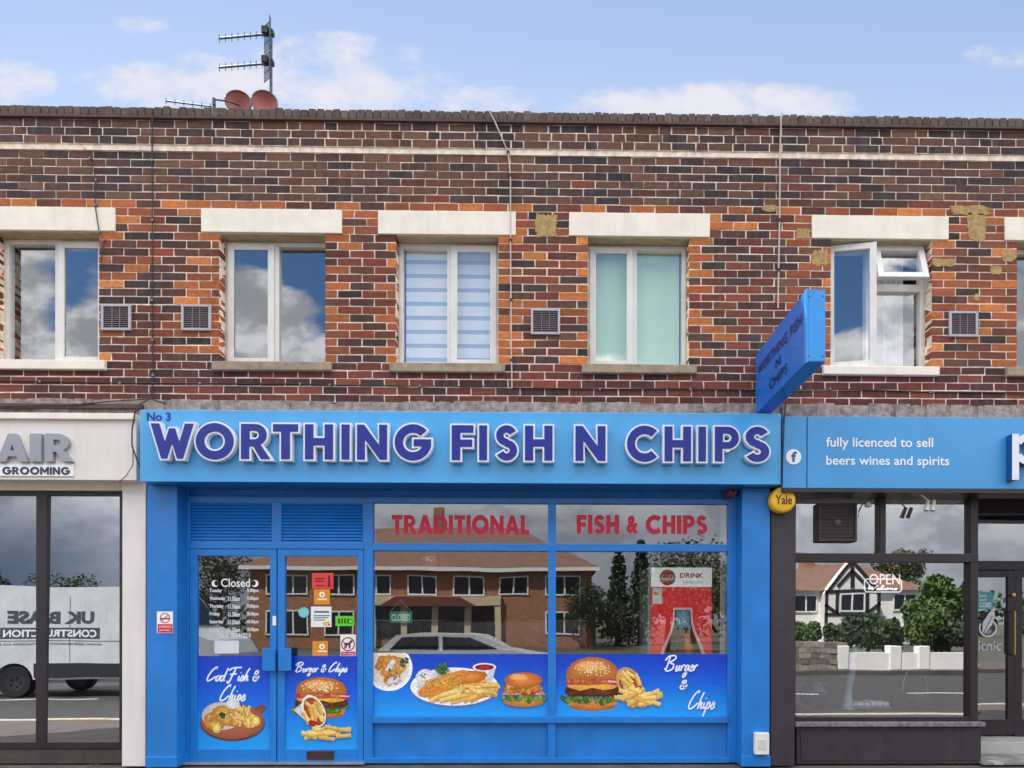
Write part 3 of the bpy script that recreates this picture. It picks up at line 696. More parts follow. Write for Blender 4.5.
# printed window graphics
class Print:
    def __init__(s, Y): s.Y = Y; s.y = 0.0; s.parts = {}; s.cur = None
    def start(s, n): s.cur = s.parts.setdefault(n, MB())
    def p(s, x, y): X, Z = at(x, y, s.Y); return (X, s.Y - s.y, Z)
    def poly(s, pts, col, edge=None):
        s.y += 0.00005
        if edge is None: s.cur.face([s.p(*q) for q in pts], col); return
        cx, cy = sum(q[0] for q in pts) / len(pts), sum(q[1] for q in pts) / len(pts)
        for i in range(len(pts)): s.cur.face([s.p(cx, cy), s.p(*pts[i]), s.p(*pts[(i + 1) % len(pts)])], [col, edge, edge])
    def ell(s, cx, cy, rx, ry, col, edge=None, n=26, rot=0, wob=0, clip=None):
        pts = []
        for i in range(n):
            a = 2 * math.pi * i / n; q = 1 + random.uniform(-wob, wob); x, y = rx * q * math.cos(a), ry * q * math.sin(a)
            x, y = x * math.cos(rot) - y * math.sin(rot), x * math.sin(rot) + y * math.cos(rot); x += cx; y += cy
            if clip: x = min(max(x, clip[0]), clip[2]); y = min(max(y, clip[1]), clip[3])
            pts.append((x, y))
        s.poly(pts, col, edge)
    def chip(s, x0, y0, x1, y1, w, br=1.0):
        dx, dy = x1 - x0, y1 - y0; l = math.hypot(dx, dy) or 1; nx, ny = -dy / l * w / 2, dx / l * w / 2
        if ny > 0: nx, ny = -nx, -ny
        k = random.uniform(.88, 1.06) * br
        hi, mid, lo = S(min(255, 255 * k), 228 * k, 146 * k), S(min(255, 246 * k), 200 * k, 100 * k), S(206 * k, 138 * k, 56 * k)
        s.y += 0.00005
        A, B_, C_, D_ = (x0 + nx, y0 + ny), (x1 + nx, y1 + ny), (x1 - nx, y1 - ny), (x0 - nx, y0 - ny); m0, m1 = (x0, y0), (x1, y1)
        s.cur.face([s.p(*A), s.p(*B_), s.p(*m1), s.p(*m0)], [hi, hi, mid, mid]); s.cur.face([s.p(*m0), s.p(*m1), s.p(*C_), s.p(*D_)], [mid, mid, lo, lo])
    def done(s, root):
        for n, b in s.parts.items():
            n = n.split('#')[0]
            if b.f: b.build(n, PRINT if n in ('backing_sheet', 'script_lettering') else FOOD, root)
TOPC, MIDC, BOTC = S(18, 64, 192), S(18, 96, 226), S(32, 160, 238)
def sheet(pr, x0, y0, x1, y1):
    pr.start('backing_sheet'); n = 6
    cs = [TOPC, S(16, 74, 202), S(14, 90, 214), S(16, 108, 226), S(22, 132, 232), S(30, 150, 236), BOTC]
    for k in range(n):
        a, c = y0 + (y1 - y0) * k / n, y0 + (y1 - y0) * (k + 1) / n
        pr.cur.face([pr.p(x0, a), pr.p(x1, a), pr.p(x1, c), pr.p(x0, c)], [cs[k], cs[k], cs[k + 1], cs[k + 1]])
    pr.y += 0.0002
def scr(pr, s, x0, y0, x1, y1, wpx=1.5):
    pr.start('script_lettering#%d' % len(pr.parts)); X0, X1, Z0_, Z1_ = rect(x0, y0, x1, y1, pr.Y); pr.y += .0003
    script_mb(pr.cur, s, X0, X1, Z0_, Z1_, pr.Y - pr.y, wpx / 107, S(246, 248, 252)); pr.y += .0012
def fries(pr, cx, cy, rx, ry, n, l=16, w=4.2, ang=(-.6, .9)):
    pr.start('chips')
    for k in range(n):
        a = random.uniform(0, 6.28); q = math.sqrt(random.random()); x, y = cx + rx * q * math.cos(a), cy + ry * q * math.sin(a); t = random.uniform(*ang); L = l * random.uniform(.7, 1.1)
        pr.chip(x - math.cos(t) * L / 2, y - math.sin(t) * L / 2, x + math.cos(t) * L / 2, y + math.sin(t) * L / 2, w)
def blobs_(pr, cx, cy, rx, ry, n, cols, r=(2, 4), wob=.25):
    for k in range(n):
        a = random.uniform(0, 6.28); q = math.sqrt(random.random()); c = random.choice(cols); rr = random.uniform(*r)
        pr.ell(cx + rx * q * math.cos(a), cy + ry * q * math.sin(a), rr, rr * .8, S(*c), S(*[v * .72 for v in c]), 9, random.random() * 3, wob)
def burger(pr, x0, y0, x1, y1, bacon=True):
    W, H = x1 - x0, y1 - y0; X = lambda u: x0 + W * u; Y = lambda v: y0 + H * v
    pr.start('burger')
    pr.ell(X(.5), Y(.93), W * .40, H * .11, S(222, 140, 66), S(168, 88, 36))
    pr.poly([(X(.09), Y(.82)), (X(.91), Y(.82)), (X(.9), Y(.93)), (X(.1), Y(.93))], S(214, 128, 58))
    for k in range(44):                          # lettuce frill
        u = random.uniform(.0, 1.0); g = random.choice(((96, 150, 44), (70, 124, 34), (134, 178, 66)))
        pr.ell(X(u), Y(.74 + .14 * random.random()), W * .04, H * .06, S(*g), S(*[v * .6 for v in g]), 9, 0, .3)
    pr.poly([(X(.05), Y(.58)), (X(.95), Y(.58)), (X(.97), Y(.68)), (X(.9), Y(.76)), (X(.1), Y(.76)), (X(.03), Y(.68))], S(110, 52, 30), S(74, 34, 22))
    blobs_(pr, X(.5), Y(.67), W * .42, H * .06, 26, ((126, 64, 36), (92, 42, 26), (148, 82, 44)), (1.5, 3))
    pr.poly([(X(.04), Y(.50)), (X(.96), Y(.50)), (X(.88), Y(.60)), (X(.7), Y(.64)), (X(.5), Y(.59)), (X(.3), Y(.65)), (X(.1), Y(.59))], S(246, 190, 70), S(232, 160, 50))
    if bacon:
        pr.poly([(X(.02), Y(.46)), (X(.3), Y(.42)), (X(.6), Y(.44)), (X(.86), Y(.40)), (X(1.02), Y(.50)), (X(.98), Y(.56)), (X(.75), Y(.52)), (X(.4), Y(.54)), (X(.05), Y(.53))], S(206, 84, 84), S(176, 50, 60))
        pr.poly([(X(.66), Y(.44)), (X(1.0), Y(.47)), (X(.98), Y(.50)), (X(.68), Y(.48))], S(240, 190, 180))
    blobs_(pr, X(.45), Y(.46), W * .38, H * .04, 12, ((238, 150, 70), (224, 120, 50)), (2, 3.5))
    dome = [(X(.5) + W * .45 * math.cos(a), Y(.40) - H * .40 * math.sin(a) ** .8) for a in [math.pi * k / 24 for k in range(25)]]
    pr.poly(dome + [(X(.06), Y(.43)), (X(.94), Y(.43))][::1], S(232, 158, 80), S(176, 98, 40))
    pr.ell(X(.46), Y(.18), W * .26, H * .10, S(246, 190, 116), S(230, 156, 80))
    for k in range(60):
        a = math.pi * random.uniform(.08, .92); q = random.uniform(.2, .93); pr.ell(X(.5) + W * .42 * q * math.cos(a), Y(.40) - H * .37 * q * math.sin(a) ** .8, .9, .6, S(252, 232, 190), None, 6)
def cone(pr, cx, cy, s, flip=1):
    pr.start('paper_cone')
    pr.poly([(cx - 17 * s, cy - 3 * s), (cx - 2 * s, cy - 16 * s), (cx + 9 * s, cy + 12 * s), (cx + 2 * s, cy + 14 * s)], S(236, 232, 228), S(206, 200, 200))
    pr.ell(cx + 3 * s, cy - 2 * s, 11 * s, 17 * s, S(250, 240, 226), S(240, 236, 232), 24, -.45)
    pr.ell(cx + 3.5 * s, cy - 1.6 * s, 9.3 * s, 15 * s, S(196, 92, 40), S(160, 66, 30), 24, -.45)
# left door
def graphic(label, x0, y0, x1, y1, Y, cat='window graphic'):
    X0, X1, a, c = rect(x0, y0, x1, y1, Y); return thing('window_graphic', ((X0 + X1) / 2, Y, a), label, cat), Print(Y)
YD = YFR + .016
g, pr = graphic('blue door graphic showing battered fish on a round board under Cod Fish & Chips', 197, 656, 270, 749, YD)
sheet(pr, 197, 656, 270, 749)
scr(pr, 'Cod Fish &', 206, 668, 262, 681); scr(pr, 'Chips', 219, 686, 248, 701)
pr.start('serving_board'); pr.poly([(240, 716), (262, 704), (267, 708), (262, 713), (250, 722)], S(160, 92, 58), S(120, 66, 44))
pr.ell(232.5, 723, 32.5, 18, S(120, 62, 44), S(104, 56, 42)); pr.ell(232.5, 721.5, 32, 17.5, S(186, 112, 80), S(158, 88, 60))
pr.ell(222, 716, 20, 14, S(226, 220, 210), S(206, 196, 184))
pr.start('battered_fish')
for q in ((218, 716, 14, 7, -.3), (228, 720, 15, 6, .2), (214, 724, 10, 6, .3), (226, 711, 14, 5, .1)): pr.ell(*q[:4], S(240, 186, 84), S(198, 120, 44), 22, q[4], .1)
blobs_(pr, 221, 718, 14, 8, 22, ((250, 206, 110), (222, 150, 60), (236, 176, 78)), (1.5, 3))
fries(pr, 244, 717, 11, 8, 22, 13, 3, (.3, 1.9))
pr.start('garnish'); pr.ell(233, 704, 7, 5, S(244, 244, 240), S(214, 214, 210)); blobs_(pr, 223, 716, 3, 3, 9, ((70, 110, 40), (50, 80, 30)), (1, 2))
for x, y in ((217, 728), (256, 721)): pr.ell(x, y, 4.6, 5.2, S(244, 220, 120), S(226, 180, 60)); pr.ell(x, y, 3, 3.6, S(250, 236, 160), S(240, 210, 110))
pr.done(g)
g, pr = graphic('blue door graphic with a burger and a cone of chips under Burger & Chips', 285, 656, 357.5, 749, YD)
sheet(pr, 285, 656, 357.5, 749)
scr(pr, 'Burger & Chips', 295, 663, 349, 672, 1.3)
burger(pr, 293, 677, 350, 717); cone(pr, 311, 713, 1.0)
fries(pr, 314, 714, 8, 11, 18, 15, 3.6, (.6, 1.5)); fries(pr, 327, 733, 22, 6, 24, 19, 4, (-.5, .6)); pr.start('sauce'); pr.ell(313, 723, 4, 3, S(200, 40, 24), S(150, 24, 16), 12, 0, .2)
pr.done(g)
# middle window
YW = YG - .003
g, pr = graphic('wide blue window graphic with fish and chips plate, cut-off bowl and chicken burger', 373, 654, 548, 716, YW)
sheet(pr, 373, 654, 548, 716)
CL = (373.3, 653, 413, 716)
pr.start('bowl'); pr.ell(389, 668, 23.5, 23, S(236, 234, 232), S(250, 250, 252), 40, clip=CL); pr.ell(389, 667.5, 20.5, 20, S(214, 176, 120), S(236, 226, 214), 40, clip=CL)
pr.start('fried_pieces')
for k in range(26):
    a = random.uniform(0, 6.28); q = math.sqrt(random.random()) * 14; x, y = 389 + q * math.cos(a), 668 + q * math.sin(a)
    if x < 378: x = 379
    c = random.choice(((238, 160, 60), (228, 140, 50), (246, 190, 90), (236, 176, 90))); pr.ell(x, max(y, 660), 5, 4, S(*c), S(*[v * .75 for v in c]), 12, random.random() * 3, .2, clip=CL)
for x, y in ((392, 663), (389, 668), (396, 680), (391, 681)): pr.ell(x, y, 4.5, 2.8, S(238, 234, 236), S(206, 200, 206), 14, -.7, .15)
blobs_(pr, 404, 662, 4, 5, 12, ((84, 104, 70), (60, 84, 52), (120, 140, 100)), (1, 2)); blobs_(pr, 392, 674, 9, 6, 8, ((80, 90, 60),), (.7, 1.3))
pr.start('plate'); pr.ell(455, 689, 44.5, 18.5, S(120, 140, 190), S(90, 120, 190), 48); pr.ell(454.5, 686.5, 44, 19, S(228, 228, 234), S(250, 250, 252), 48); pr.ell(454.5, 685.5, 38, 15, S(206, 200, 196), S(222, 220, 222), 40)
pr.start('dip_pot'); pr.poly([(473, 667), (496, 667), (492, 682), (477, 682)], S(226, 226, 232), S(204, 206, 216)); pr.ell(484.5, 667, 11.8, 4, S(250, 250, 250), S(240, 240, 244)); pr.ell(484.5, 667.3, 9.6, 3, S(196, 30, 40), S(140, 20, 36))
pr.start('garnish'); pr.ell(425, 677, 9, 8, S(250, 248, 244), S(224, 218, 212), 24, 0, .06); blobs_(pr, 424, 677, 6, 5, 10, ((206, 150, 140), (120, 130, 120)), (.6, 1.2))
fries(pr, 468, 691, 26, 8, 46, 20, 4.6, (-.75, .3)); fries(pr, 450, 696, 16, 5, 16, 20, 4.6, (-.7, -.1)); fries(pr, 480, 686, 12, 8, 16, 16, 4, (-.5, .5))
pr.start('battered_fish')
pr.ell(470, 677, 17, 6.5, S(238, 160, 62), S(190, 92, 30), 24, -.1, .08)
for (x, y, rx, ry, rr) in ((443, 684, 27, 8.2, -.42), (446, 681.5, 24, 6, -.42)): pr.ell(x, y, rx, ry, S(252, 192, 80), S(220, 128, 40), 30, rr, .05)
blobs_(pr, 444, 682, 18, 6, 30, ((255, 204, 96), (240, 162, 58), (250, 186, 78)), (1.2, 2.8))
for k in range(14): pr.ell(430 + k * 2.6, 690 - k * 1.3 + random.uniform(-2.5, 2.5), random.uniform(.8, 1.8), .7, S(170, 88, 30), S(210, 120, 44), 8, -.4)
pr.start('herbs'); blobs_(pr, 442.5, 668.5, 7, 5, 34, ((84, 140, 52), (60, 112, 40), (120, 172, 80)), (1, 2.2))
pr.start('chicken_burger'); X_, Y_ = 523.5, 688
pr.ell(X_, 701.5, 20, 5.6, S(222, 146, 66), S(190, 110, 46)); blobs_(pr, X_, 698.5, 21.5, 3, 34, ((96, 160, 50), (70, 130, 40), (140, 190, 80)), (1.5, 3))
pr.poly([(502, 695), (546, 695), (542, 690), (505, 690)], S(232, 196, 200), S(200, 120, 140)); pr.ell(527, 693, 9, 2.4, S(206, 44, 30), S(180, 30, 24))
blobs_(pr, X_, 688.5, 20.5, 4, 34, ((236, 152, 60), (214, 120, 44), (246, 182, 90)), (2, 3.4)); pr.ell(523, 685, 16, 2.4, S(248, 232, 206), S(240, 214, 180), 20, 0, .15)
pr.ell(X_, 680, 19, 8, S(236, 150, 62), S(186, 92, 34), 30); pr.ell(519, 677, 9.5, 3.4, S(250, 196, 130), S(238, 160, 76))
pr.done(g)
g, pr = graphic('blue window graphic with a large bacon burger and spilled chips beside Burger & Chips', 556, 654, 728, 716, YW)
sheet(pr, 556, 654, 728, 716)
burger(pr, 563, 657, 622, 709); pr.start('paper_cone'); pr.ell(629, 683, 12, 17, S(236, 196, 140), S(206, 150, 96), 26, -.5); pr.ell(630, 684, 10, 14.5, S(190, 100, 44), S(150, 72, 32), 26, -.5)
fries(pr, 631, 684, 8, 10, 16, 16, 3.8, (.5, 1.5)); fries(pr, 640, 697, 18, 7, 30, 18, 4.2, (-.8, .5))
scr(pr, 'Burger', 664, 656.5, 700, 671, 1.5); scr(pr, '&', 678, 678, 690, 689, 1.6); scr(pr, 'Chips', 687, 692, 717, 709, 1.5)
pr.done(g)
# white lettering on the left door glass
t = thing('opening_hours_lettering', (XX(233, YD), YD, at(233, 640, YD)[1]), 'white Closed heading and opening hours list lettered on the left door glass', 'lettering')
text_mb('Closed', *rect(221, 578.5, 250, 587, YD), YD, .012).build('heading', WHITE, t)
b = MB(); pr = Print(YD)
for x, sgn in ((215, 1), (255, -1)):
    pts = [at(x + sgn * 3.5 * math.cos(a), 583.5 + 3.5 * math.sin(a), YD) for a in [math.radians(40 + 25 * k) for k in range(12)]]
    ptsi = [at(x + sgn * (2.4 * math.cos(a) + 1.6), 583 + 2.6 * math.sin(a), YD) for a in [math.radians(40 + 25 * k) for k in range(12)]]
    for k in range(11): b.face([(pts[k][0], YD, pts[k][1]), (pts[k + 1][0], YD, pts[k + 1][1]), (ptsi[k + 1][0], YD, ptsi[k + 1][1]), (ptsi[k][0], YD, ptsi[k][1])])
b.build('crescent_marks', WHITE, t)
rows = [('Tuesday', '', '9.00pm'), ('Wednesday', '11.30am', '9.00pm'), ('Thursday', '11.30am', '9.00pm'), ('Friday', '11.30am', '10.00pm'), ('Saturday', '11.30am', '10.00pm'), ('Sunday', '11.30am', '10.00pm')]
for k, r in enumerate(rows):
    y = 588.6 + 7.8 * k
    for s_, (a, c) in zip(r, ((209.5, 209.5 + 1.75 * len(r[0])), (228, 240), (247, 258.5))):
        if s_: text_mb(s_, *rect(a, y, c, y + 4.6, YD), YD, .02).build('hours_row', WHITE, t)
text_mb('TEL. 01903 410210', *rect(218, 633, 251, 637.5, YD), YD, .015).build('telephone_number', WHITE, t)
# stickers and notices on the right door
def sticker(name, label, x0, y0, x1, y1, Y, col, draw=None, cat='sticker', th=.001):
    X0, X1, a, c = rect(x0, y0, x1, y1, Y); t = thing(name, ((X0 + X1) / 2, Y, a), label, cat)
    MB().box(X0, X1, Y - th, Y, a, c).build('backing_sheet', mat(name + '_' + '_'.join(str(int(q * 255)) for q in col[:3]), col, .45, .04), t)
    if draw:
        pr = Print(Y - th - .0004); draw(pr)
        for n, bb in pr.parts.items(): bb.build(n, PRINT, t)
    return t
YS = YFR + .014
def d_red(p):
    p.start('printed_lines')
    for a, c, y in ((315, 325, 578), (315, 324, 580.5), (316, 325, 585)): p.poly([(a, y), (c, y), (c, y + 1.2), (a, y + 1.2)], S(120, 20, 30))
    p.start('printed_figure'); p.ell(329, 577, 1, 1.5, S(110, 24, 34)); p.poly([(328, 578), (330, 578), (331, 587), (327.4, 587)], S(120, 24, 34))
sticker('door_sticker', 'red rectangular sticker at the top of the right door glass', 312, 573, 333.5, 589, YS, S(222, 66, 66), d_red)
def d_or(y0):
    def f(p):
        p.start('printed_emblem'); p.ell(322, y0 + 5.5, 2.8, 2.8, S(250, 246, 236)); p.ell(322, y0 + 5.8, 1.2, 1.4, S(226, 140, 36)); p.poly([(317.5, y0 + 9.5), (327, y0 + 9.5), (327, y0 + 11), (317.5, y0 + 11)], S(250, 236, 210))
    return f
sticker('door_sticker', 'orange square sticker directly below the red sticker', 314, 589.4, 330, 604.5, YS, S(226, 140, 36), d_or(589))
sticker('door_sticker', 'orange sticker touching the top of the blue burger graphic on the right door', 312.5, 641, 328, 656, YS, S(222, 140, 44), d_or(641))
def d_wh(p):
    p.start('printed_text')
    for a, c, y, h, col in ((314, 329, 611, 1.8, (90, 100, 120)), (313.5, 330, 615.2, 1, (40, 90, 100)), (313.5, 328, 617.3, 1, (60, 90, 100)), (313.5, 325, 619.5, 1, (110, 120, 130))): p.poly([(a, y), (c, y), (c, y + h), (a, y + h)], S(*col))
    p.poly([(322, 623), (329, 621), (330.5, 625), (325, 626)], S(236, 214, 60), S(220, 180, 60)); p.ell(329, 625, 1, 1, S(220, 60, 50))
sticker('notice', 'white printed notice in the middle of the right door glass', 311, 606.5, 331.5, 627, YS, S(232, 234, 234), d_wh, 'notice')
def d_gr(p):
    p.start('printed_marks')
    for k in range(4): p.poly([(338 + k * 3, 618.5), (340 + k * 3, 618.5), (340 + k * 3, 623.5), (338 + k * 3, 623.5)], S(30, 110, 20))
    p.ell(350.5, 621.5, 2.2, 2.4, S(40, 120, 24)); p.ell(350.5, 621.5, 1.2, 1.4, S(150, 230, 90))
sticker('door_sticker', 'bright green oblong sticker right of the white notice', 335.5, 616, 354.5, 626, YS, S(96, 206, 40), d_gr)
t = thing('door_sticker', (XX(303.5, YS), YS, at(303, 618, YS)[1]), 'round pale turquoise sticker left of the white notice', 'sticker')
pr = Print(YS); pr.start('disc'); pr.ell(303.8, 612.4, 5.4, 5.2, S(130, 212, 210), S(110, 198, 200)); pr.parts['disc'].build('disc', PRINT, t)
def ring(p, cx, cy, r, wd, col):
    for k in range(24):
        a, c = 2 * math.pi * k / 24, 2 * math.pi * (k + 1) / 24
        p.cur.face([p.p(cx + r * math.cos(a), cy + r * math.sin(a)), p.p(cx + r * math.cos(c), cy + r * math.sin(c)), p.p(cx + (r - wd) * math.cos(c), cy + (r - wd) * math.sin(c)), p.p(cx + (r - wd) * math.cos(a), cy + (r - wd) * math.sin(a))], col)
    p.y += .0002
def d_dog(p):
    p.start('dog_symbol'); k = S(44, 32, 42); p.poly([(344.5, 643), (350, 642.6), (350.5, 645), (344.6, 645.4)], k); p.poly([(349, 643.5), (351.5, 640), (353, 641), (350.5, 644)], k)
    for x in (345, 346.5, 349.2, 350.2): p.poly([(x - .5, 645), (x + .4, 645), (x + .1, 648.5), (x - .7, 648.5)], k)
    p.poly([(345, 643.2), (343, 640.6), (342.6, 641), (344.4, 644)], k)
    p.start('prohibition_ring'); ring(p, 348, 644.2, 7, 1.1, S(150, 40, 60)); p.poly([(343, 648.6), (343.8, 649.4), (353, 639.8), (352.2, 639)], S(150, 40, 60))
    p.start('caption_bar'); p.poly([(340.8, 651.6), (355.4, 651.6), (355.4, 655.5), (340.8, 655.5)], S(206, 40, 66)); 
t = sticker('no_dogs_sticker', 'white no dogs sticker with crossed out dog at the lower right of the door', 340.3, 634.5, 356, 656, YS, S(236, 232, 232), d_dog)
text_mb('No dogs', *rect(342, 652.4, 354.4, 655, YS), YS - .004).build('caption', WHITE, t)
def d_smoke(p):
    p.start('cigarette_symbol'); p.poly([(160, 618), (170, 618), (170, 619.4), (160, 619.4)], S(60, 50, 50))
    p.start('prohibition_ring'); ring(p, 165, 618, 5.2, 1, S(214, 50, 60)); p.poly([(161, 621), (161.7, 621.7), (169, 614.8), (168.3, 614.1)], S(214, 50, 60))
    p.start('caption_panel'); p.poly([(157.6, 624), (172.6, 624), (172.6, 632.6), (157.6, 632.6)], S(212, 40, 52))
t = sticker('no_smoking_sign', 'small red and white no smoking sign on the left blue pilaster', 157, 611.5, 173, 633, YP - .001, S(240, 238, 238), d_smoke, 'sign', .002)
text_mb('NO SMOKING', *rect(159, 625.5, 171.5, 628, YP), YP - .006).build('caption', WHITE, t); text_mb('premises', *rect(160, 629, 170, 631.6, YP), YP - .006).build('caption', WHITE, t)
sticker('paper_notice', 'plain white sheet taped inside the bottom of the left door glass', 214.5, 640.5, 239, 653.5, YFR + .04, S(232, 230, 224), None, 'notice')
# things hanging inside
YI = 0.16
t = thing('closed_sign', (XX(401, YI), YI, at(401, 623, YI)[1]), 'green CLOSED sign hanging on a cord inside the middle window', 'sign')
X0, X1, a, c = rect(389.5, 611.5, 412, 623, YI); MB().box(X0, X1, YI, YI + .006, a, c).build('board', mat('green_board', S(48, 150, 106), .5, .05), t, bevel=.002)
text_mb('CLOSED', *rect(391.5, 614, 410, 621, YI), YI - .001, .02).build('lettering', WHITE, t)
xc, zc = at(400.5, 600, YI); MB().tube([(X0 + .01, YI + .003, c), (xc, YI + .003, zc), (X1 - .01, YI + .003, c)], .0018, 5).build('cord', CABLEW, t)
YI2 = .18
t = thing('small_hanging_sign', (XX(429, YI2), YI2, at(429, 568, YI2)[1]), 'small dark red hanging sign lettered YBQT behind the middle window', 'sign')
X0, X1, a, c = rect(421, 553.5, 437.5, 568, YI2); MB().box(X0, X1, YI2, YI2 + .02, a, c).build('board', mat('maroon_board', S(96, 20, 28), .5, .1), t)
text_mb('YBQT', *rect(423, 556, 435.5, 562.5, YI2), YI2 - .002, .015).build('lettering', WHITE, t); MB().tube([((X0 + X1) / 2, YI2 + .01, c), ((X0 + X1) / 2, YI2 + .01, 2.50)], .003, 5).build('rod', GREYM, t)
# drinks fridge in the window
YQ = .30
X0, X1, a, c = rect(651, 567.5, 712, 700, YQ)
fg = thing('drinks_fridge', ((X0 + X1) / 2, YQ, 0), 'tall red and white drinks fridge with a cola bottle picture behind the right window', 'fridge')
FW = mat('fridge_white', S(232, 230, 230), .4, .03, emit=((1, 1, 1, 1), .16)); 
MB().box(X0 - .03, X1, YQ + .02, YQ + .62, 0.05, c).build('cabinet', mat('fridge_grey_side', S(150, 152, 158), .4, .05), fg, bevel=.01)
zh = at(680, 587, YQ)[1]
MB().box(X0, X1, YQ, YQ + .0195, zh + .002, c).build('header_panel', FW, fg, bevel=.004)
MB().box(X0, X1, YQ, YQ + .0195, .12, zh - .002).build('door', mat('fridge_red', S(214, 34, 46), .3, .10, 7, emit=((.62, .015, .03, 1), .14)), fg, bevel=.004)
pr = Print(YQ - .001); pr.start('logo_disc'); pr.ell(667.5, 577.5, 8, 8, S(206, 30, 46), S(198, 24, 40)); pr.start('energy_label'); pr.poly([(652.5, 588), (662, 588), (662, 604), (652.5, 604)], S(236, 232, 226)); pr.poly([(653.5, 592), (658, 592), (659.4, 593.5), (658, 595), (653.5, 595)], S(232, 160, 40))
pr.start('bottle_picture')
BO = [(675, 610), (690.5, 610), (691, 622), (693, 631), (699, 646), (703, 660), (704, 700), (661, 700), (662, 660), (666.5, 646), (672.5, 631), (674.5, 622)]
pr.poly([(682.5 + (x - 682.5) * 1.22, 640 + (y - 640) * 1.08) for x, y in BO], S(250, 236, 230), S(250, 205, 195))
pr.poly(BO, S(112, 46, 20), S(34, 14, 14)); pr.poly([(676, 610.5), (689.5, 610.5), (690, 622), (691, 628), (674, 628), (675.5, 622)], S(150, 196, 206), S(84, 140, 150))
pr.poly([(684, 632), (690, 634), (694, 648), (690, 660), (684, 650)], S(230, 140, 50), S(140, 64, 26)); pr.poly([(678, 630), (681, 630), (677, 656), (672, 656)], S(96, 76, 76), S(40, 24, 26))
blobs_(pr, 683, 619, 6, 7, 16, ((220, 240, 244), (130, 180, 190)), (.6, 1.2))
for n, bb in pr.parts.items(): bb.build(n, PRINT, fg)
script_mb(MB(), 'Coca-Cola', *rect(660.5, 575, 674.5, 580, YQ), YQ - .006, .007).build('logo_script', WHITE, fg)
text_mb('DRINK', *rect(680, 573, 703.5, 578, YQ), YQ - .002, .03).build('header_lettering', mat('fridge_red_text', S(190, 30, 50), .4, .03), fg); text_mb('CHILLED', *rect(683, 581, 703, 583.4, YQ), YQ - .002).build('header_small_lettering', mat('grey_text', S(120, 120, 126), .5, .02), fg)
# shop interior
INW = mat('shop_inner_wall', S(112, 96, 84), .9, .15, 3); INF = mat('shop_floor_tile', S(120, 110, 100), .5, .1, 3)
b = MB(); x0, x1 = XX(150, 0), XX(782, 0); zt = 2.52
b.box(x0, x1, 6.0, 6.1, 0, zt); b.box(x0 - .1, x0, .13, 6.1, 0, zt); b.box(x1, x1 + .1, .13, 6.1, 0, zt); b.box(x0 - .1, x1 + .1, .15, 6.1, zt, zt + .05)
struct('shop_interior_walls', b, INW)
struct('shop_floor', MB().box(x0, x1, .12, 6.0, -.06, .004), INF)
t = tag(MB().box(XX(721, .25), XX(733, .25), .25, .29, 0.004, 2.5).build('inner_side_panel', mat('white_panel', S(196, 192, 190), .6, .04)), 'pale upright panel at the right edge inside the chip shop window', 'panel')
LED = mat('led_panel', S(240, 240, 235), .5, 0, emit=((1, .96, .88, 1), 1.0))
for x, y, l in ((-2.35, 3.9, 'lit ceiling light panel inside the chip shop near the middle window'), (.35, 3.9, 'lit ceiling light panel inside the chip shop behind the right window')):
    t = thing('ceiling_light', (x, y, zt - .03), l, 'ceiling light'); b = MB(); frame_rect(b, 0, 0, 0, 0, 0, 0, 0); b = MB()
    b.box(x - .6, x - .58, y - .3, y + .3, zt - .03, zt - .001); b.box(x + .58, x + .6, y - .3, y + .3, zt - .03, zt - .001); b.box(x - .58, x + .58, y - .3, y - .28, zt - .03, zt - .001); b.box(x - .58, x + .58, y + .28, y + .3, zt - .03, zt - .001); b.build('frame', UPVC, t)
    MB().box(x - .579, x + .579, y - .279, y + .279, zt - .022, zt - .004).build('diffuser', LED, t)
t = thing('serving_counter', (-1.2, 2.6, 0), 'long steel fronted serving counter at the back of the chip shop', 'counter')
MB().box(-3.2, .6, 2.4, 3.1, 0.004, .95).build('front_panel', GREYM, t, bevel=.01); MB().box(-3.25, .65, 2.35, 3.15, .951, .99).build('top', mat('counter_top', S(90, 80, 76), .3, .05), t, bevel=.005)
MB().box(-3.1, .5, 2.5, 3.0, .991, 1.35).build('display_case', mat('display_steel', S(130, 128, 126), .3, .05, metal=.6), t, bevel=.02)
# small fittings
t = thing('meter_box', (XX(762, YP), YP, at(762, 755, YP)[1]), 'small white plastic box low on the right blue pilaster', 'box')
X0, X1, a, c = rect(755, 733, 769.5, 755, YP - .06); MB().box(X0, X1, YP - .06, YP - .001, a, c).build('housing', UPVC, t, bevel=.008)
MB().box(X0 + .03, X1 - .03, YP - .064, YP - .0605, a + .05, c - .06).build('cover_plate', mat('off_white_plastic', S(206, 204, 202), .5, .03), t, bevel=.002)
x, z = at(733.5, 490.5, YP)
t = thing('sounder', (x, YFR, z), 'small round maroon sounder under the right end of the blue sign', 'sounder')
MB().lathe([(0, -.05), (.03, -.048), (.045, -.03), (.05, 0), (.05, .1)], (x, YP + .06, z), 'Y', 20).build('housing', mat('maroon_plastic', S(110, 58, 66), .4, .1), t, smooth=True)
MB().lathe([(0, -.056), (.018, -.054), (.02, -.046)], (x, YP + .06, z), 'Y', 16).build('lens', BLACK, t, smooth=True)
YA = YP - .09
x, z = at(783.5, 499.5, YA)
t = thing('alarm_box', (x, YA, z), 'round yellow burglar alarm box reading Yale at the top of the dark pilaster', 'alarm')
RA = .118
b = MB(); prof = [(0, -.004), (RA * .8, -.003), (RA * .95, .006), (RA, .02), (RA, .085)]; b.lathe(prof, (x, YA, z), 'Y', 36); b.build('cover', mat('yellow_plastic', S(246, 190, 36), .35, .04), t, smooth=True)
MB().lathe([(RA, .086), (RA * 1.03, .086), (RA * 1.03, .1), (0, .1)], (x, YA, z), 'Y', 36).build('back_plate', BLACK, t)
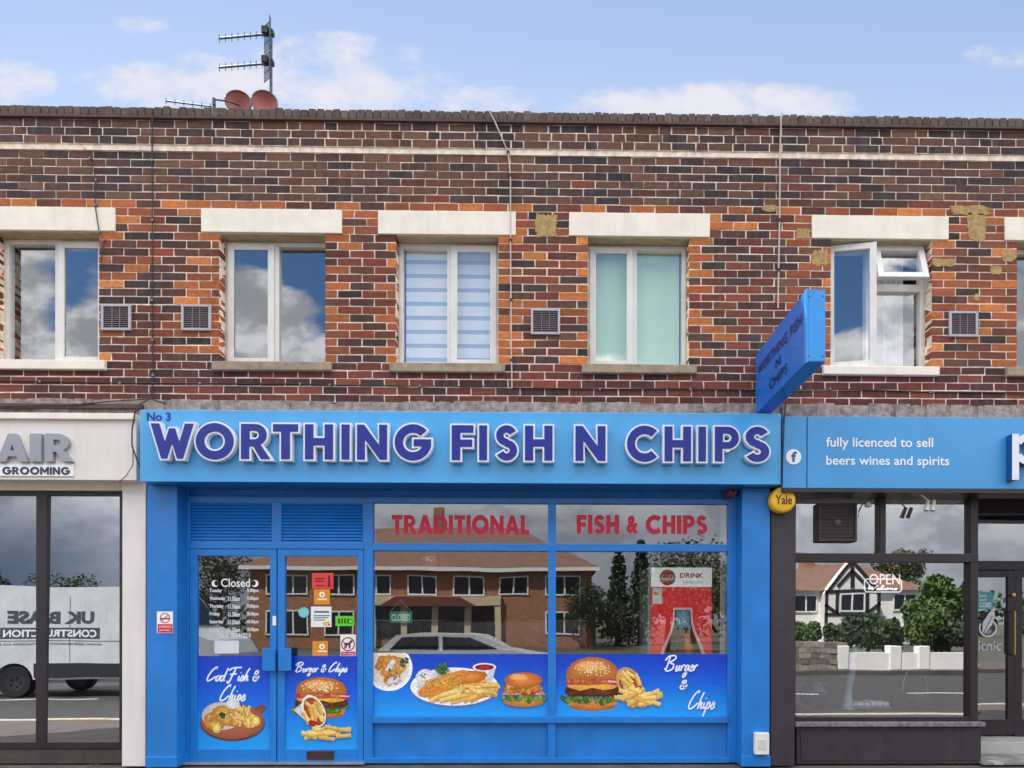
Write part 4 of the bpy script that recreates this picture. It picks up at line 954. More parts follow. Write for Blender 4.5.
text_mb('Yale', x - .075, x + .075, z - .045, z + .04, YA - .007, .012).build('lettering', mat('dark_print', S(50, 40, 30), .5, .02), t)

# ------------------------------------------------------------------ projecting sign
d_far, d_near = -0.05, -1.26
x0, zt = at(806.5, 289, d_near); _, zb0 = at(806.5, 362.5, d_near); x1 = at(825.5, 320, d_near)[0]
t = thing('projecting_sign', ((x0 + x1) / 2, d_far, zb0), 'blue box sign projecting from the wall, reading WORTHING FISH N CHIPS on its side', 'sign')
MB().box(x0, x1, d_near, d_far, zb0, zt).build('box', PROJB, t, bevel=.006)
b = MB(); b.box(x0 - .004, x0 + .012, d_near - .004, d_near + .03, zb0, zt); b.box(x0 + .014, x1 - .003, d_near - .003, d_near - .0005, zb0 + .012, zt - .012)
b.build('edge_trim', mat('projecting_sign_light', S(50, 150, 230), .3, .05), t)
b = MB()
for z in (zb0 + .05, zt - .05):
    for x in (x0 + .02, x1 - .02): MB().lathe([(0, -.008), (.008, -.007), (.009, -.0035)], (x, d_near, z), 'Y', 10).build('screw', GREYM, t)
H = zt - zb0
LN = mat('navy_text', S(30, 20, 82), .4, .03); SHD = mat('pink_text_edge', S(196, 90, 160), .4, .03)
for s_, a, c, w0, w1 in (('WORTHING FISH', .59, .75, .07, .93), ('N', .37, .52, .46, .55), ('CHIPS', .14, .29, .33, .68)):
    for off, mt, nm in ((.0015, LN, 'side_lettering'),):
        tm = text_mb(s_, 0, 1, 0, 1, 0, .0 + off * 6, spacing=1.06); L = d_far - d_near
        tm.v = [(x0 - .0075 + off * .5, d_far - L * (w0 + (w1 - w0) * v[0]), zb0 + H * (a + (c - a) * v[2])) for v in tm.v]
        tm.build(nm, mt, t)
b = MB(); b.box(x0 + .03, x1 - .03, d_far, -.001, zt - .16, zt - .10); b.box(x0 + .03, x1 - .03, d_far, -.001, zb0 + .10, zb0 + .16); b.build('wall_bracket', GREYM, t)

# ------------------------------------------------------------------ salon on the left
YSA = -0.20
t = thing('salon_sign', (XX(60, YSA), YSA, at(60, 478, YSA)[1]), 'white salon sign with grey raised HAIR letters and GROOMING beneath', 'sign')
X0, X1, a, c = rect(-420, 413, 136.5, 479, YSA); MB().box(X0, X1, YSA, -.015, a, c).build('sign_panel', SALONW, t, bevel=.004)
MB().box(X0, X1 + .002, YSA - .03, YSA - .0005, c - .05, c + .005).build('top_trim', CREAM, t, bevel=.004)
YT = YSA - .035
for ch, p, q in (('H', -42, -12), ('A', -3, 27), ('I', 30, 40.5), ('R', 45, 71)):
    X0, X1, a, c = rect(p, 434, q, 461, YT); MB().prism(glyph(ch, X0, X1, a, c, .004), YT, YSA - .001).build('letter', GREYL, t)
X0, X1, a, c = rect(-12, 464.5, 73, 476, YSA - .012); MB().box(X0, X1, YSA - .012, YSA - .0005, a, c).build('lettering_strip', WHITE, t)
BLK = mat('black_lettering', S(50, 52, 56), .4, .03); X0, X1, a, c = rect(2.5, 467, 70, 474.5, YSA - .013); cx_ = 0; tot_ = sum(GLY[q][0] + .12 for q in 'GROOMING') - .12
for ch in 'GROOMING':
    wd_ = GLY[ch][0]; k_ = (X1 - X0) / tot_; MB().prism(glyph(ch, X0 + cx_ * k_, X0 + (cx_ + wd_) * k_, a, c), YSA - .016, YSA - .0125).build('small_letter', BLK, t); cx_ += wd_ + .12
t = thing('salon_facade', (XX(60, 0), 0, 0), 'salon shopfront with tall dark framed glass and a white pilaster', 'shopfront')
YB = 0.02
ya, yb = -.10, .14
X0, X1, a, c = rect(122, 480, 145.5, 767, ya); ztop = at(60, 479.2, YSA)[1] - .004; MB().box(X0, X1, ya, .14, 0.0, ztop).build('pilaster', SALONW, t, bevel=.005)
xp = XX(122, ya); xl = XL
MB().box(xl, xp - .002, -.03, .12, at(60, 490, -.03)[1], ztop).build('head_board', CREAM, t, bevel=.003)
zt_, zb2 = at(60, 490.5, YB)[1], at(60, 749, YB)[1]
b = MB(); fx = lambda p: XX(p, YB)
zi, zj = at(60, 495.5, YB)[1], at(60, 742, YB)[1]
b.box(xl, fx(122), YB, .10, zi, zt_); b.box(xl, fx(122), YB, .10, zb2, zj)
for p, q in ((-300, -290), (-110, -100), (36, 47), (119.5, 122)): b.box(fx(p), fx(q), YB - .002, .098, zb2 + .002, zt_ - .002)
b.build('window_frame', DARKF, t, bevel=.004)
b = MB(); b.box(xl, fx(122) - .001, YB + .01, .12, 0.0, zb2 - .002); b.build('plinth', mat('dark_plinth', S(70, 62, 60), .8, .25, 10, .4), t)
for p, q, s_ in ((-290, -110, .001), (-100, 36, .001), (47, 119.5, -.0015)): pane('pane', fx(p), fx(q), zj, zi, .034, G_SALON, t, (s_, .010))
b = MB(); xs0, xs1 = XL + .2, XX(140, 0); b.box(xs0, xs1, 4, 4.1, 0, 2.66); b.box(xs1, xs1 + .02, .15, 4, 0, 2.66); b.box(xs0, xs1, .15, 4.1, 2.66, 2.70); b.box(xs0, xs1, .12, 4.1, -.04, .003)
struct('salon_interior_walls', b, mat('salon_inner_wall', S(70, 64, 66), .9, .1))
# scatter on the pavement in front
b = MB()
for k in range(60):
    x, y = random.uniform(XX(-60, 0), XX(145, 0)), random.uniform(-.5, -.02); r = random.uniform(.004, .016); b.face([(x + r * random.uniform(.6, 1.4) * math.cos(a_), y + r * random.uniform(.6, 1.4) * math.sin(a_), .004 + .02 * .0 - .0282 * (.6 - y) + .016) for a_ in (0, 1.3, 2.5, 3.9, 5.1)])
tag(b.build('leaf_litter', mat('litter_grey', S(120, 104, 92), .9, .3, 30)), 'small scraps and grit on the pavement below the salon window', 'litter', kind='stuff')

b = MB()
for k in range(150):
    x, y = random.uniform(XX(150, 0), XX(1000, 0)), YP - abs(random.gauss(0, .06)) - .02; r = random.uniform(.004, .016); zz = -.0283 * (.6 - y) + .006
    b.face([(x + r * random.uniform(.6, 1.5) * math.cos(a_), y + r * random.uniform(.6, 1.4) * math.sin(a_), zz + random.uniform(0, .006)) for a_ in (0, 1.3, 2.5, 3.9, 5.1)])
tag(b.build('leaf_litter', mat('litter_brown', S(96, 78, 58), .9, .4, 30)), 'dry leaf scraps and grit blown against the foot of the blue shopfront', 'litter', kind='stuff')

# ------------------------------------------------------------------ cafe on the right
YC = -0.27
cs = thing('cafe_sign', (XX(900, YC), YC, at(900, 490, YC)[1]), 'plain blue cafe sign lettered fully licenced to sell beers wines and spirits', 'sign')
zt_, zb2 = at(900, 417, YC)[1], at(900, 488.5, YC)[1]
xa, xm, xb = XX(782.6, YC), XX(807, YC), XR
MB().box(xa, xm - .003, YC + .004, -.015, zb2, zt_).build('end_panel', SIGNB2, cs, bevel=.004); MB().box(xm + .003, xb, YC, -.015, zb2, zt_).build('sign_panel', SIGNB2, cs, bevel=.004)
MB().box(xa, xb, YC + .002, .0, zb2 - .035, zb2 - .002).build('bottom_trim', DARKF, cs)
text_mb('fully licenced to sell', *rect(826, 437.5, 933, 450, YC), YC - .003, .014).build('lettering', WHITE, cs)
text_mb('beers wines and spirits', *rect(826, 456, 949, 468, YC), YC - .003, .014).build('lettering', WHITE, cs)
t = thing('logo_disc', (XX(793.5, YC), YC, at(793, 465, YC)[1]), 'round white social media badge with a blue letter f on the cafe sign', 'badge')
x, z = at(793.6, 457, YC); MB().lathe([(0, -.003), (.068, -.003), (.07, 0), (.07, .0035)], (x, YC, z), 'Y', 32).build('disc', WHITE, t)
text_mb('f', x - .022, x + .028, z - .045, z + .048, YC - .005, .03).build('letter', mat('badge_blue', S(50, 80, 140), .4, .02), t)
# raised lower case letters picnic
X0, X1, a, c = rect(1012, 434, 1050, 480, YC - .08); h = c - a; T = .062
def lc(shape, x): return [[(x + p[0] * h, a + p[1] * h) for p in l] for l in shape]
shp = {'p': [[[(0, 0), (.15, 0), (.15, 1), (0, 1)]], [arc(.36, .67, .34, -150, 150, 22) + arc(.36, .67, .19, 150, -150, 18)]], 'i': [[[(0, .34), (.15, .34), (.15, 1), (0, 1)]]],
       'c': [[arc(.34, .67, .34, 50, 310, 22) + arc(.34, .67, .19, 310, 50, 18)]], 'n': [[[(0, .34), (.15, .34), (.15, 1), (0, 1)]], [[(.45, .34), (.6, .34), (.6, .72)] + arc(.36, .74, .24, 0, 140, 10) + arc(.36, .74, .09, 140, 0, 8)]]}
x = X0
for ch, adv in (('p', .84), ('i', .28), ('c', .74), ('n', .74), ('i', .28), ('c', .7)):
    b = MB()
    for q, sh in enumerate(shp[ch]): b.prism(lc(sh, x), YC - .08 - .0004 * q, YC - .006)
    lo = b.build('letter', mat('letter_blue_side', S(16, 84, 140), .35, .05), cs); fb = MB()
    for q, sh in enumerate(shp[ch]): fb.prism(lc(sh, x), YC - .084 - .0004 * q, YC - .0806 - .0004 * q)
    fb.build('letter_face', WHITEL, lo); x += adv * h
cf = thing('cafe_facade', (XX(900, 0), 0, 0), 'dark charcoal cafe shopfront with upper lights, a big pane and a recessed door', 'shopfront')
YCF = -.02
X0, X1, a, c = rect(770.8, 490, 795, 768, YP + .02); ztop = zb2 - .036; MB().box(X0, X1, YP + .02, .16, 0.0, ztop).build('pilaster', CHAR, cf, bevel=.005)
cx = lambda p: XX(p, YCF); cz = lambda p: at(885, p, YCF)[1]
b = MB(); b.box(cx(794), cx(978), YCF, .10, cz(497), ztop); b.box(cx(794), cx(978), YCF - .01, .10, cz(562), cz(553.5))
b.box(cx(880), cx(886), YCF, .10, cz(553.5), cz(497)); b.box(cx(970.5), cx(978), YCF - .004, .12, cz(722), cz(497)); b.box(cx(793), cx(796), YCF + .002, .10, cz(722), cz(497)); b.box(cx(796), cx(970.5), YCF, .10, cz(722), cz(717))
b.build('window_frame', mat('cafe_frame', S(40, 32, 37), .4, .1, 8), cf, bevel=.004)
MB().box(cx(793), cx(981), YCF - .07, .10, cz(725.5), cz(721.5)).build('sill', mat('worn_sill', S(120, 112, 112), .6, .5, 20, .3), cf, bevel=.004)
b = MB(); b.box(cx(796), cx(980), YCF - .02, .14, 0.0, cz(726)); b.box(cx(800), cx(976), YCF - .026, YCF - .0205, .03, cz(730)); b.build('stall_riser', CHAR, cf, bevel=.004)
for p, q, r0, r1, s_ in ((796, 880, 553.5, 497, .003), (886, 970.5, 553.5, 497, -.002), (796, 970.5, 717, 562, .0015)): pane('pane', cx(p), cx(q), cz(r0), cz(r1), .03, G_CAFE, cf, (s_, 0))
# recessed entrance
YR = .62
rx = lambda p: XX(p, YR); rz = lambda p: at(1000, p, YR)[1]
xj0 = cx(978); xj1 = xj0 + 1.25
b = MB(); b.box(xj0 - .02, xj0 + .01, .13, YR + .05, .14, ztop); b.build('entrance_side_panel', CHAR, cf)
b = MB(); b.box(xj0, XR, YR - .01, YR + .06, rz(514), 2.75); b.box(xj0, xj1, YR - .012, YR + .06, rz(570), rz(561)); b.box(xj1, XR, YR - .008, YR + .06, .14, rz(514)); b.box(xj0, xj0 + .03, YR - .006, YR + .05, .14, rz(514))
b.box(xj0, XR, -.02, YR, 2.70, 2.75)
b.build('door_surround', mat('cafe_frame', S(40, 32, 37), .4, .1, 8), cf, bevel=.004)
dx0, dx1 = xj0 + .032, rx(1017) ; dx1 = max(dx1, dx0 + .3)
dzb, dzt = .16, rz(570.5)
dw = .78; dx1 = dx0 + dw
b = MB(); frame_rect(b, dx0, dx1, dzb, dzt, .07, YR, YR + .045, .16, .07); dr = b.build('door', mat('cafe_frame', S(40, 32, 37), .4, .1, 8), cf, bevel=.003)
pane('pane', dx0 + .07, dx1 - .07, dzb + .16, dzt - .07, YR + .02, G_CAFE, dr)
b = MB(); hx = dx1 - .035; b.tube([(hx, YR - .002, 1.0), (hx, YR - .05, 1.0), (hx, YR - .05, 1.45), (hx, YR - .002, 1.45)], .011, 8); b.lathe([(0, -.03), (.02, -.025), (.022, 0)], (hx + .012, YR, 1.62), 'Y', 12); b.build('handle', mat('brass', S(190, 160, 100), .3, .1, metal=.8), dr)
pane('pane', xj0 + .03, xj1, rz(561), rz(514), YR + .02, G_CAFE, cf, (.001, 0))
pane('pane', dx1 + .08, XR, dzb + .16, dzt - .07, YR + .021, G_CAFE, cf, (-.001, 0)); 
b = MB(); b.box(dx1 + .001, dx1 + .08, YR, YR + .045, .14, rz(570)); b.box(dx1 + .08, XR, YR, YR + .045, .14, dzb + .16); b.box(dx1 + .08, XR, YR, YR + .045, dzt - .07, dzt); b.build('side_light_frame', mat('cafe_frame', S(40, 32, 37), .4, .1, 8), cf)
STEP = mat('pale_step_stone', S(176, 172, 168), .7, .12, 10, .2)
MB().box(xj0, XR, .33, YR + .1, 0, .138).build('entrance_step', STEP, cf, bevel=.006)
b = MB(); n = 0; x = xj0
while x < XR - .1:
    y = -.1
    while y < .32: b.box(x + .002, x + .098, y + .002, y + .068, .002, .022, S(*random.choice(((150, 148, 146), (128, 126, 126), (170, 168, 164))))); y += .07
    x += .10
b.build('entrance_tiles', mat('entrance_tile', None, .6, .1, 10, attr=True), cf)
# signs on the cafe door
YK = YR - .004
sk = lambda *r: rect(*r, YK)
t = thing('closed_notice', (rx(986), YK, rz(610)), 'teal Sorry we are CLOSED notice on the cafe door glass', 'notice')
X0, X1, a, c = sk(977, 592, 995, 609); X0 = max(X0, dx0 + .075); X1 = X0 + .17
MB().box(X0, X1, YK, YK + .003, a, c).build('card', mat('teal_card', S(70, 160, 164), .5, .05), t); zz = c - a
text_mb('Sorry', X0 + .02, X0 + .10, a + zz * .62, a + zz * .9, YK - .002, .015).build('lettering', WHITE, t); text_mb('we are', X0 + .02, X0 + .10, a + zz * .46, a + zz * .58, YK - .002, .015).build('lettering', WHITE, t); text_mb('CLOSED', X0 + .02, X1 - .02, a + zz * .1, a + zz * .38, YK - .002, .02).build('lettering', WHITE, t)
t = thing('door_logo', (rx(990), YK, rz(655)), 'pale leaf in a ring and the word picnic on the cafe door glass', 'lettering')
pr = Print(YK); pr.start('leaf_ring'); lw = S(206, 206, 206); LX = 988
for k in range(26):
    aa, ab = math.radians(-60 + 10.5 * k), math.radians(-60 + 10.5 * (k + 1)); rr = 9.2; wd0 = 1.6
    pr.cur.face([pr.p(LX + rr * math.cos(aa), 628 + rr * math.sin(aa)), pr.p(LX + rr * math.cos(ab), 628 + rr * math.sin(ab)), pr.p(LX + (rr - wd0) * math.cos(ab), 628 + (rr - wd0) * math.sin(ab)), pr.p(LX + (rr - wd0) * math.cos(aa), 628 + (rr - wd0) * math.sin(aa))], lw)
pr.start('leaf'); pr.poly([(LX - 6, 634), (LX - 5, 622), (LX + 1, 613), (LX + 6, 608), (LX + 7, 616), (LX + 4, 625), (LX - 2, 632)], lw); pr.poly([(LX - 5.6, 634), (LX + 4, 616), (LX + 4.6, 616.6), (LX - 4.8, 634.5)], S(80, 72, 74))
for n_, bb in pr.parts.items(): bb.build(n_, PRINT, t)
text_mb('picnic', *sk(972, 641, 1001, 654), YK, .0).build('word', mat('pale_grey_print', S(196, 196, 198), .5, .02), t)
# cafe interior
b = MB(); xc0, xc1 = XX(792, 0), XR - .2; b.box(xc0, xc1, 4, 4.1, 0, 2.7); b.box(xc0 - .03, xc0, .16, 4, 0, 2.7); b.box(xc0, xc1, .16, 4.1, 2.76, 2.80); b.box(xc0, XX(972, .6), .60, .66, at(880, 560, .6)[1], 2.76); b.box(xc0, xc1, .12, 4.1, -.05, .003); struct('cafe_interior_walls', b, mat('cafe_inner_wall', S(196, 190, 184), .9, .1))
YO = .14
YK1 = -.03
t = thing('fan_box', (XX(837, YK1), YK1, at(837, 543, YK1)[1]), 'dark square fan box set in the upper left pane of the cafe', 'fan')
X0, X1, a, c = rect(818, 503, 857, 542, YK1); MB().box(X0, X1, YK1, .16, a, c).build('cabinet', mat('dark_brown_box', S(44, 32, 34), .5, .1), t, bevel=.012)
b = MB(); frame_rect(b, X0 + .004, X1 - .004, a + .004, c - .004, .022, YK1 - .012, YK1 - .0005); b.build('rim', mat('dark_rim', S(58, 44, 48), .5, .1), t, bevel=.003)
b = MB()
for k in range(9): z = a + .05 + (c - a - .1) * k / 8; b.box(X0 + .03, X1 - .03, YK1 - .006, YK1 - .0008, z - .004, z + .004)
b.build('grille', mat('grille_brown', S(62, 46, 48), .6, .1), t); MB().lathe([(0, -.014), (.022, -.012), (.034, -.006), (.036, .0)], ((X0 + X1) / 2, YK1 - .002, (a + c) / 2), 'Y', 16).build('hub', mat('gold_cap', S(96, 78, 62), .5, .1), t, smooth=True)
# neon style open sign
YN = .10
t = thing('open_sign', (XX(884, YN), YN, at(884, 594, YN)[1]), 'white outline OPEN Welcome window light in the large cafe pane', 'sign')
NEON = mat('neon_tube', S(236, 236, 236), .4, 0, emit=((1, 1, 1, 1), .5))
X0, X1, a, c = rect(864.5, 579, 901.5, 592, YN); r = .02; lp = [(X0 + r, a), (X1 - r, a), (X1, a + r), (X1, c - r), (X1 - r, c), (X0 + r, c), (X0, c - r), (X0, a + r), (X0 + r, a)]
MB().tube([(p[0], YN, p[1]) for p in lp], .006, 6).build('outline_tube', NEON, t)
text_mb('OPEN', *rect(869, 574, 900, 584.5, YN), YN - .004, .004).build('lettering', NEON, t)
script_mb(MB(), 'Welcome', *rect(867, 585.5, 899, 590, YN), YN - .004, .009).build('script', NEON, t)
for k, (px, py, l) in enumerate(((895, 505, 'small bare bulb hanging near the middle bar of the cafe window'), (858, 505, 'small pale bulb hanging beside the dark speaker'))):
    x, z = at(px, py, .5); t = thing('pendant_bulb', (x, .5, z), l, 'lamp'); MB().lathe([(0, -.035), (.02, -.03), (.032, -.005), (.028, .02), (.013, .045), (.013, .07)], (x, .5, z), 'Z', 14).build('bulb', mat('bulb_glass', S(230, 226, 216), .3, 0), t, smooth=True); MB().tube([(x, .5, z + .07), (x, .5, 2.76)], .006, 6).build('flex', BLACK, t)
x, z = at(916, 536, 1.2); t = thing('pendant_lamp', (x, 1.2, z), 'grey bell shaped pendant lamp in the upper right cafe pane', 'lamp')
MB().lathe([(.16, -.12), (.155, -.08), (.13, 0), (.07, .08), (.02, .11)], (x, 1.2, z), 'Z', 24).build('shade', mat('lamp_grey', S(110, 108, 112), .4, .05), t, smooth=True); MB().tube([(x, 1.2, z + .11), (x, 1.2, 2.76)], .006, 6).build('flex', BLACK, t); MB().lathe([(0, -.10), (.04, -.08), (.05, -.04), (.02, .0)], (x, 1.2, z - .03), 'Z', 14).build('bulb', mat('lit_bulb', S(240, 236, 220), .3, 0, emit=((1, .9, .75, 1), 2.0)), t, smooth=True)
YL1 = -.16
x, z = at(931, 503, YL1); t = thing('spotlight', (x, YL1, z), 'white twin headed spotlight on an angled arm under the cafe sign', 'lamp')
xa, za_ = at(914, 489, YL1); MB().tube([(xa, YL1 + .1, za_ + .03), (xa, YL1, za_), (x - .01, YL1, z + .01)], .006, 7).build('arm', WHITE, t)
for dx_ in (-.028, .03): MB().tube([(x + dx_, YL1, z + .025), (x + dx_ - .03, YL1 - .02, z - .075)], [.016, .022], 12).build('lamp_head', mat('lamp_head_white', S(206, 200, 196), .4, .1), t)
x, z = at(872, 498, YL1); t = thing('bracket_lamp', (x, YL1, z), 'small dark lamp on a curved arm beside the dark fan box under the cafe sign', 'lamp')
P_ = [at(p, q, YL1) for p, q in ((858, 517), (859, 511), (862, 505), (868, 500), (874, 498))]; MB().tube([(p[0], YL1, p[1]) for p in P_] + [(P_[-1][0] + .02, YL1 + .12, P_[-1][1] + .02)], .006, 7).build('arm', DARKF, t)
MB().lathe([(.0, .02), (.022, .015), (.03, -.01), (.028, -.03)], (P_[3][0], YL1, P_[3][1] - .035), 'Z', 14).build('lamp_head', mat('lamp_head_grey', S(150, 146, 148), .4, .1), t, smooth=True)
# window display inside the cafe
t = thing('display_table', (XX(880, .5), .5, 0), 'long dark display table behind the large cafe pane', 'table')
X0, X1 = XX(803, .5), XX(965, .5); zt3 = at(880, 708, .5)[1]
MB().box(X0, X1, .25, .85, zt3 - .04, zt3).build('tabletop', mat('dark_table', S(64, 58, 60), .35, .1), t, bevel=.006)
for x in (X0 + .05, X1 - .05):
    for y in (.3, .8): MB().box(x - .025, x + .025, y - .025, y + .025, .003, zt3 - .041).build('leg', BLACK, t)
x, z = at(915, 706, .5); zt_ = zt3
t = thing('wire_basket', (x, .5, zt3), 'dark basket with a tall hooped wire handle on the cafe display table', 'basket')
MB().lathe([(0, 0), (.11, 0), (.14, .08), (.15, .16), (.135, .158), (.125, .08)], (x, .5, zt3 + .001), 'Z', 24).build('bowl', mat('wicker_dark', S(72, 60, 64), .7, .3, 40, .5), t, smooth=True)
MB().tube([(x + .13 * math.cos(a_), .5, zt3 + .16 + .26 * math.sin(a_)) for a_ in [math.pi * k / 18 for k in range(19)]], .008, 7).build('handle', mat('silver_wire', S(190, 188, 186), .3, .05, metal=.6), t)
x, z = at(865, 690, .5)
t = thing('white_tray', (x, .5, zt3), 'pale tray of small white packets on the cafe display table', 'tray')
MB().box(x - .22, x + .22, .38, .66, zt3 + .001, zt3 + .03).build('tray', mat('tray_grey', S(120, 122, 130), .4, .05), t, bevel=.01)
for k in range(6): xx = x - .17 + .065 * k; MB().box(xx, xx + .055, .42, .6, zt3 + .031, zt3 + .05 + .03 * random.random()).build('packet', WHITE, t, bevel=.006)
x, z = at(813, 700, .5); t = thing('patterned_vase', (x, .5, zt3), 'round dark blue patterned pot at the left end of the cafe table', 'pot')
MB().lathe([(0, 0), (.07, 0), (.13, .06), (.15, .14), (.12, .22), (.09, .25), (.10, .28), (.085, .275)], (x, .45, zt3 + .001), 'Z', 26).build('body', mat('blue_glaze', S(40, 44, 84), .2, .6, 30), t, smooth=True)
MB().tube([(x + .02, .45, zt3 + .2), (x + .03, .45, zt3 + .5), (x + .0, .45, zt3 + .72)], .008, 6).build('stem', mat('stem_brown', S(80, 64, 50), .8, .2), t)
b = MB()
for k in range(60):
    p = Vector((x, .45, zt3 + .6)) + Vector([random.gauss(0, .08) for _ in range(3)]); q = Vector([random.gauss(0, 1) for _ in range(3)]).normalized() * .035; r2 = q.orthogonal().normalized() * .018; b.face([p - q, p + r2, p + q, p - r2])
b.build('dried_leaves', mat('dried_leaf', S(86, 110, 140), .8, .2), t)
x, z = at(856, 640, .35); t = thing('glass_ornament', (x, .35, zt3), 'tall twisted glass ornament rising behind the cafe pane', 'ornament')
MB().tube([(x - .06, .4, zt3 + .001), (x - .05, .4, zt3 + .2), (x - .02, .4, zt3 + .42), (x + .02, .4, zt3 + .58), (x + .07, .4, zt3 + .66)], [.06, .03, .045, .03, .012], 14).build('body', mat('blue_glass_solid', S(150, 166, 190), .1, .2, 20), t, smooth=True)

# ------------------------------------------------------------------ vents on the brickwork
vt = None
for k, (x0, y0, x1, y1, l) in enumerate(((101, 304.5, 130.5, 330, 'square louvred wall vent just right of the leftmost upstairs window'), (181.5, 304.5, 210.5, 330.5, 'square louvred wall vent just left of the second upstairs window'),
                            (531, 308.5, 560, 334.5, 'square louvred wall vent between the striped blind and the green blind windows'), (949, 311, 978.5, 337, 'square louvred wall vent right of the open upstairs window'))):
    X0, X1, a, c = rect(x0, y0, x1, y1, -.02); cxx, czz = (X0 + X1) / 2, (a + c) / 2
    if vt is None:
        vt = thing('wall_vent', (cxx, -.003, czz), l, 'vent', 'louvred vents on the upper brickwork', True); hw, hh = .137, .121
        b = MB(); frame_rect(b, -hw, hw, -hh, hh, .022, -.022, 0); b.build('frame', mat('grey_white_plastic', S(176, 174, 180), .5, .06, 10, streak=.15), vt, bevel=.004)
        b = MB(); n = 11
        for q in range(n):
            z = -hh + .024 + (2 * hh - .048) * (q + .5) / n; b.face([(-hw + .022, -.016, z - .007), (hw - .022, -.016, z - .007), (hw - .022, -.004, z + .007), (-hw + .022, -.004, z + .007)])
        for x in (-.035, .035): b.box(x - .003, x + .003, -.018, -.003, -hh + .022, hh - .022)
        b.build('slats', mat('vent_slats', S(128, 116, 118), .6, .1), vt); MB().box(-hw + .02, hw - .02, -.0035, -.0005, -hh + .02, hh - .02).build('backing', mat('vent_dark', S(46, 34, 36), .8, .1), vt)
    else:
        o = copy_tree(vt); o.location = (cxx, -.003, czz); o['label'] = l

# ------------------------------------------------------------------ cables
def cable(pts, r, label, mt, Y=-.015, name='cable'):
    P3 = []
    for q in pts:
        X, Z = at(q[0], q[1], q[2] if len(q) > 2 else Y); P3.append((X, q[2] if len(q) > 2 else Y, Z))
    o = MB().tube(P3, r, 6).build(name, mt)
    for (x, y, z), (x2, y2, z2) in zip(P3[1:-1], P3[2:]):
        if abs(y) < .03: MB().box(x - r * 1.9, x + r * 1.9, y - r * 1.2, .001, z - r * 1.9, z + r * 1.9).build('clip', CABLEB if mt is CABLEW else GREYM, o)
    return tag(o, label, 'cable')
cable([(152, 109, -.06), (152.3, 122, -.05), (152, 160), (152.5, 220), (152, 300), (152.5, 340), (153, 375), (152, 394)], .0055, 'thin dark cable running straight down the brickwork between the two left vents', CABLEB)
cable([(84, 148, -.03), (90, 158), (96, 180), (95, 205), (99, 232), (104, 240), (101, 262)], .0045, 'dark wire dropping across the leftmost white lintel', CABLEB, -.022)
cable([(489, 111, -.07), (495, 122, -.05), (502, 138, -.04), (508, 152, -.025), (510.5, 175), (510.5, 240), (511, 300), (511.5, 360), (512, 388)], .0065, 'pale cable looping off the parapet beside the striped blind window', CABLEW)
cable([(782, 113, -.07), (781, 122, -.05), (780, 150, -.03), (779.6, 220), (778.6, 270), (778, 308)], .0075, 'pale double cable running down to the projecting sign', CABLEW)
cable([(786, 402, -.10), (784, 420, -.32), (783.5, 440, -.32), (782.5, 462, -.32), (782, 486, -.32)], .007, 'black cable hanging at the joint of the two blue signs', CABLEB)
cable([(150, 399, -.11), (140, 404, -.16), (135, 412, -.25), (132, 430, -.25), (132, 446, -.25), (137, 460, -.25), (141, 468, -.25)], .006, 'thick black cable curling at the left end of the blue shop sign', CABLEB)
cable([(133, 446, -.252), (133, 465, -.252), (126, 476, -.252), (119, 482, -.22)], .004, 'thin black wire trailing over the corner of the white salon sign', CABLEB)
cable([(-60, 380), (40, 381.5), (120, 383), (200, 383.5), (300, 384), (330, 385), (420, 386), (508, 387)], .0055, 'dark cable strung along the brick courses under the left windows', CABLEB, -.012)
cable([(512, 388), (600, 389), (690, 389), (760, 390), (830, 389), (930, 392), (1060, 393)], .0055, 'dark cable strung along the brick courses under the right windows', CABLEB, -.012)
cable([(0, 406, -.14), (70, 405, -.14), (115, 401, -.13), (150, 399, -.11), (165, 403, -.09)], .005, 'black cable lying along the ledge over the salon sign', CABLEB)

# ------------------------------------------------------------------ roof aerials and dishes
YM = 1.1
MET = mat('aerial_metal', S(70, 80, 92), .45, .1, 20, metal=.5)
x, z = at(271, 60, YM); zt_ = at(271, 20.5, YM)[1]; zroof = z4 - .15
am = thing('aerial_mast', (x, YM, zroof), 'tall aerial mast on the roof carrying two spiky television aerials', 'aerial')
MB().tube([(x, YM, zroof), (x, YM, at(272, 29, YM)[1])], .016, 10).build('mast', MET, am)
for ym, yt in ((33.5, 38.5), (63, 67.5)):
    zc = at(270, ym, YM)[1]; xe = at(219, yt, YM - .35)[0]; ze = at(219, yt, YM - .35)[1]
    A = Vector((x + .03, YM, zc)); B_ = Vector((xe, YM - .35, ze)); dr = (B_ - A).normalized(); L = (B_ - A).length; side = Vector((dr.y, -dr.x, 0)).normalized(); upv = Vector((0, 0, 1))
    ab = MB().tube([A, B_], .011, 7).build('boom', MET, am)
    for k in range(8):
        p = A + dr * (L * (.22 + .775 * k / 7)); MB().tube([p - upv * .042, p + upv * .042], .004, 5).build('director_rod', MET, ab)
    b = MB(); p0 = A + dr * (L * .07)
    for s_ in (1, -1):
        for q in range(6):
            u = p0 + side * s_ * (.012 + .016 * q) + dr * .008 * q; b.tube([u - upv * .15, u + upv * .15], .004, 5)
        e_ = p0 + side * s_ * .092 + dr * .04
        for hh in (-.15, -.05, .05, .15): b.tube([p0 + side * s_ * .015 + upv * hh, e_ + upv * hh], .004, 5)
    b.build('reflector', MET, ab)
    p = A + dr * L * .16; MB().box(p.x - .035, p.x + .035, p.y - .03, p.y + .03, p.z - .005, p.z + .075).build('junction_box', BLACK, ab, bevel=.006)
    MB().box(x - .025, x + .03, YM - .025, YM + .025, zc - .025, zc + .025).build('clamp', MET, ab)
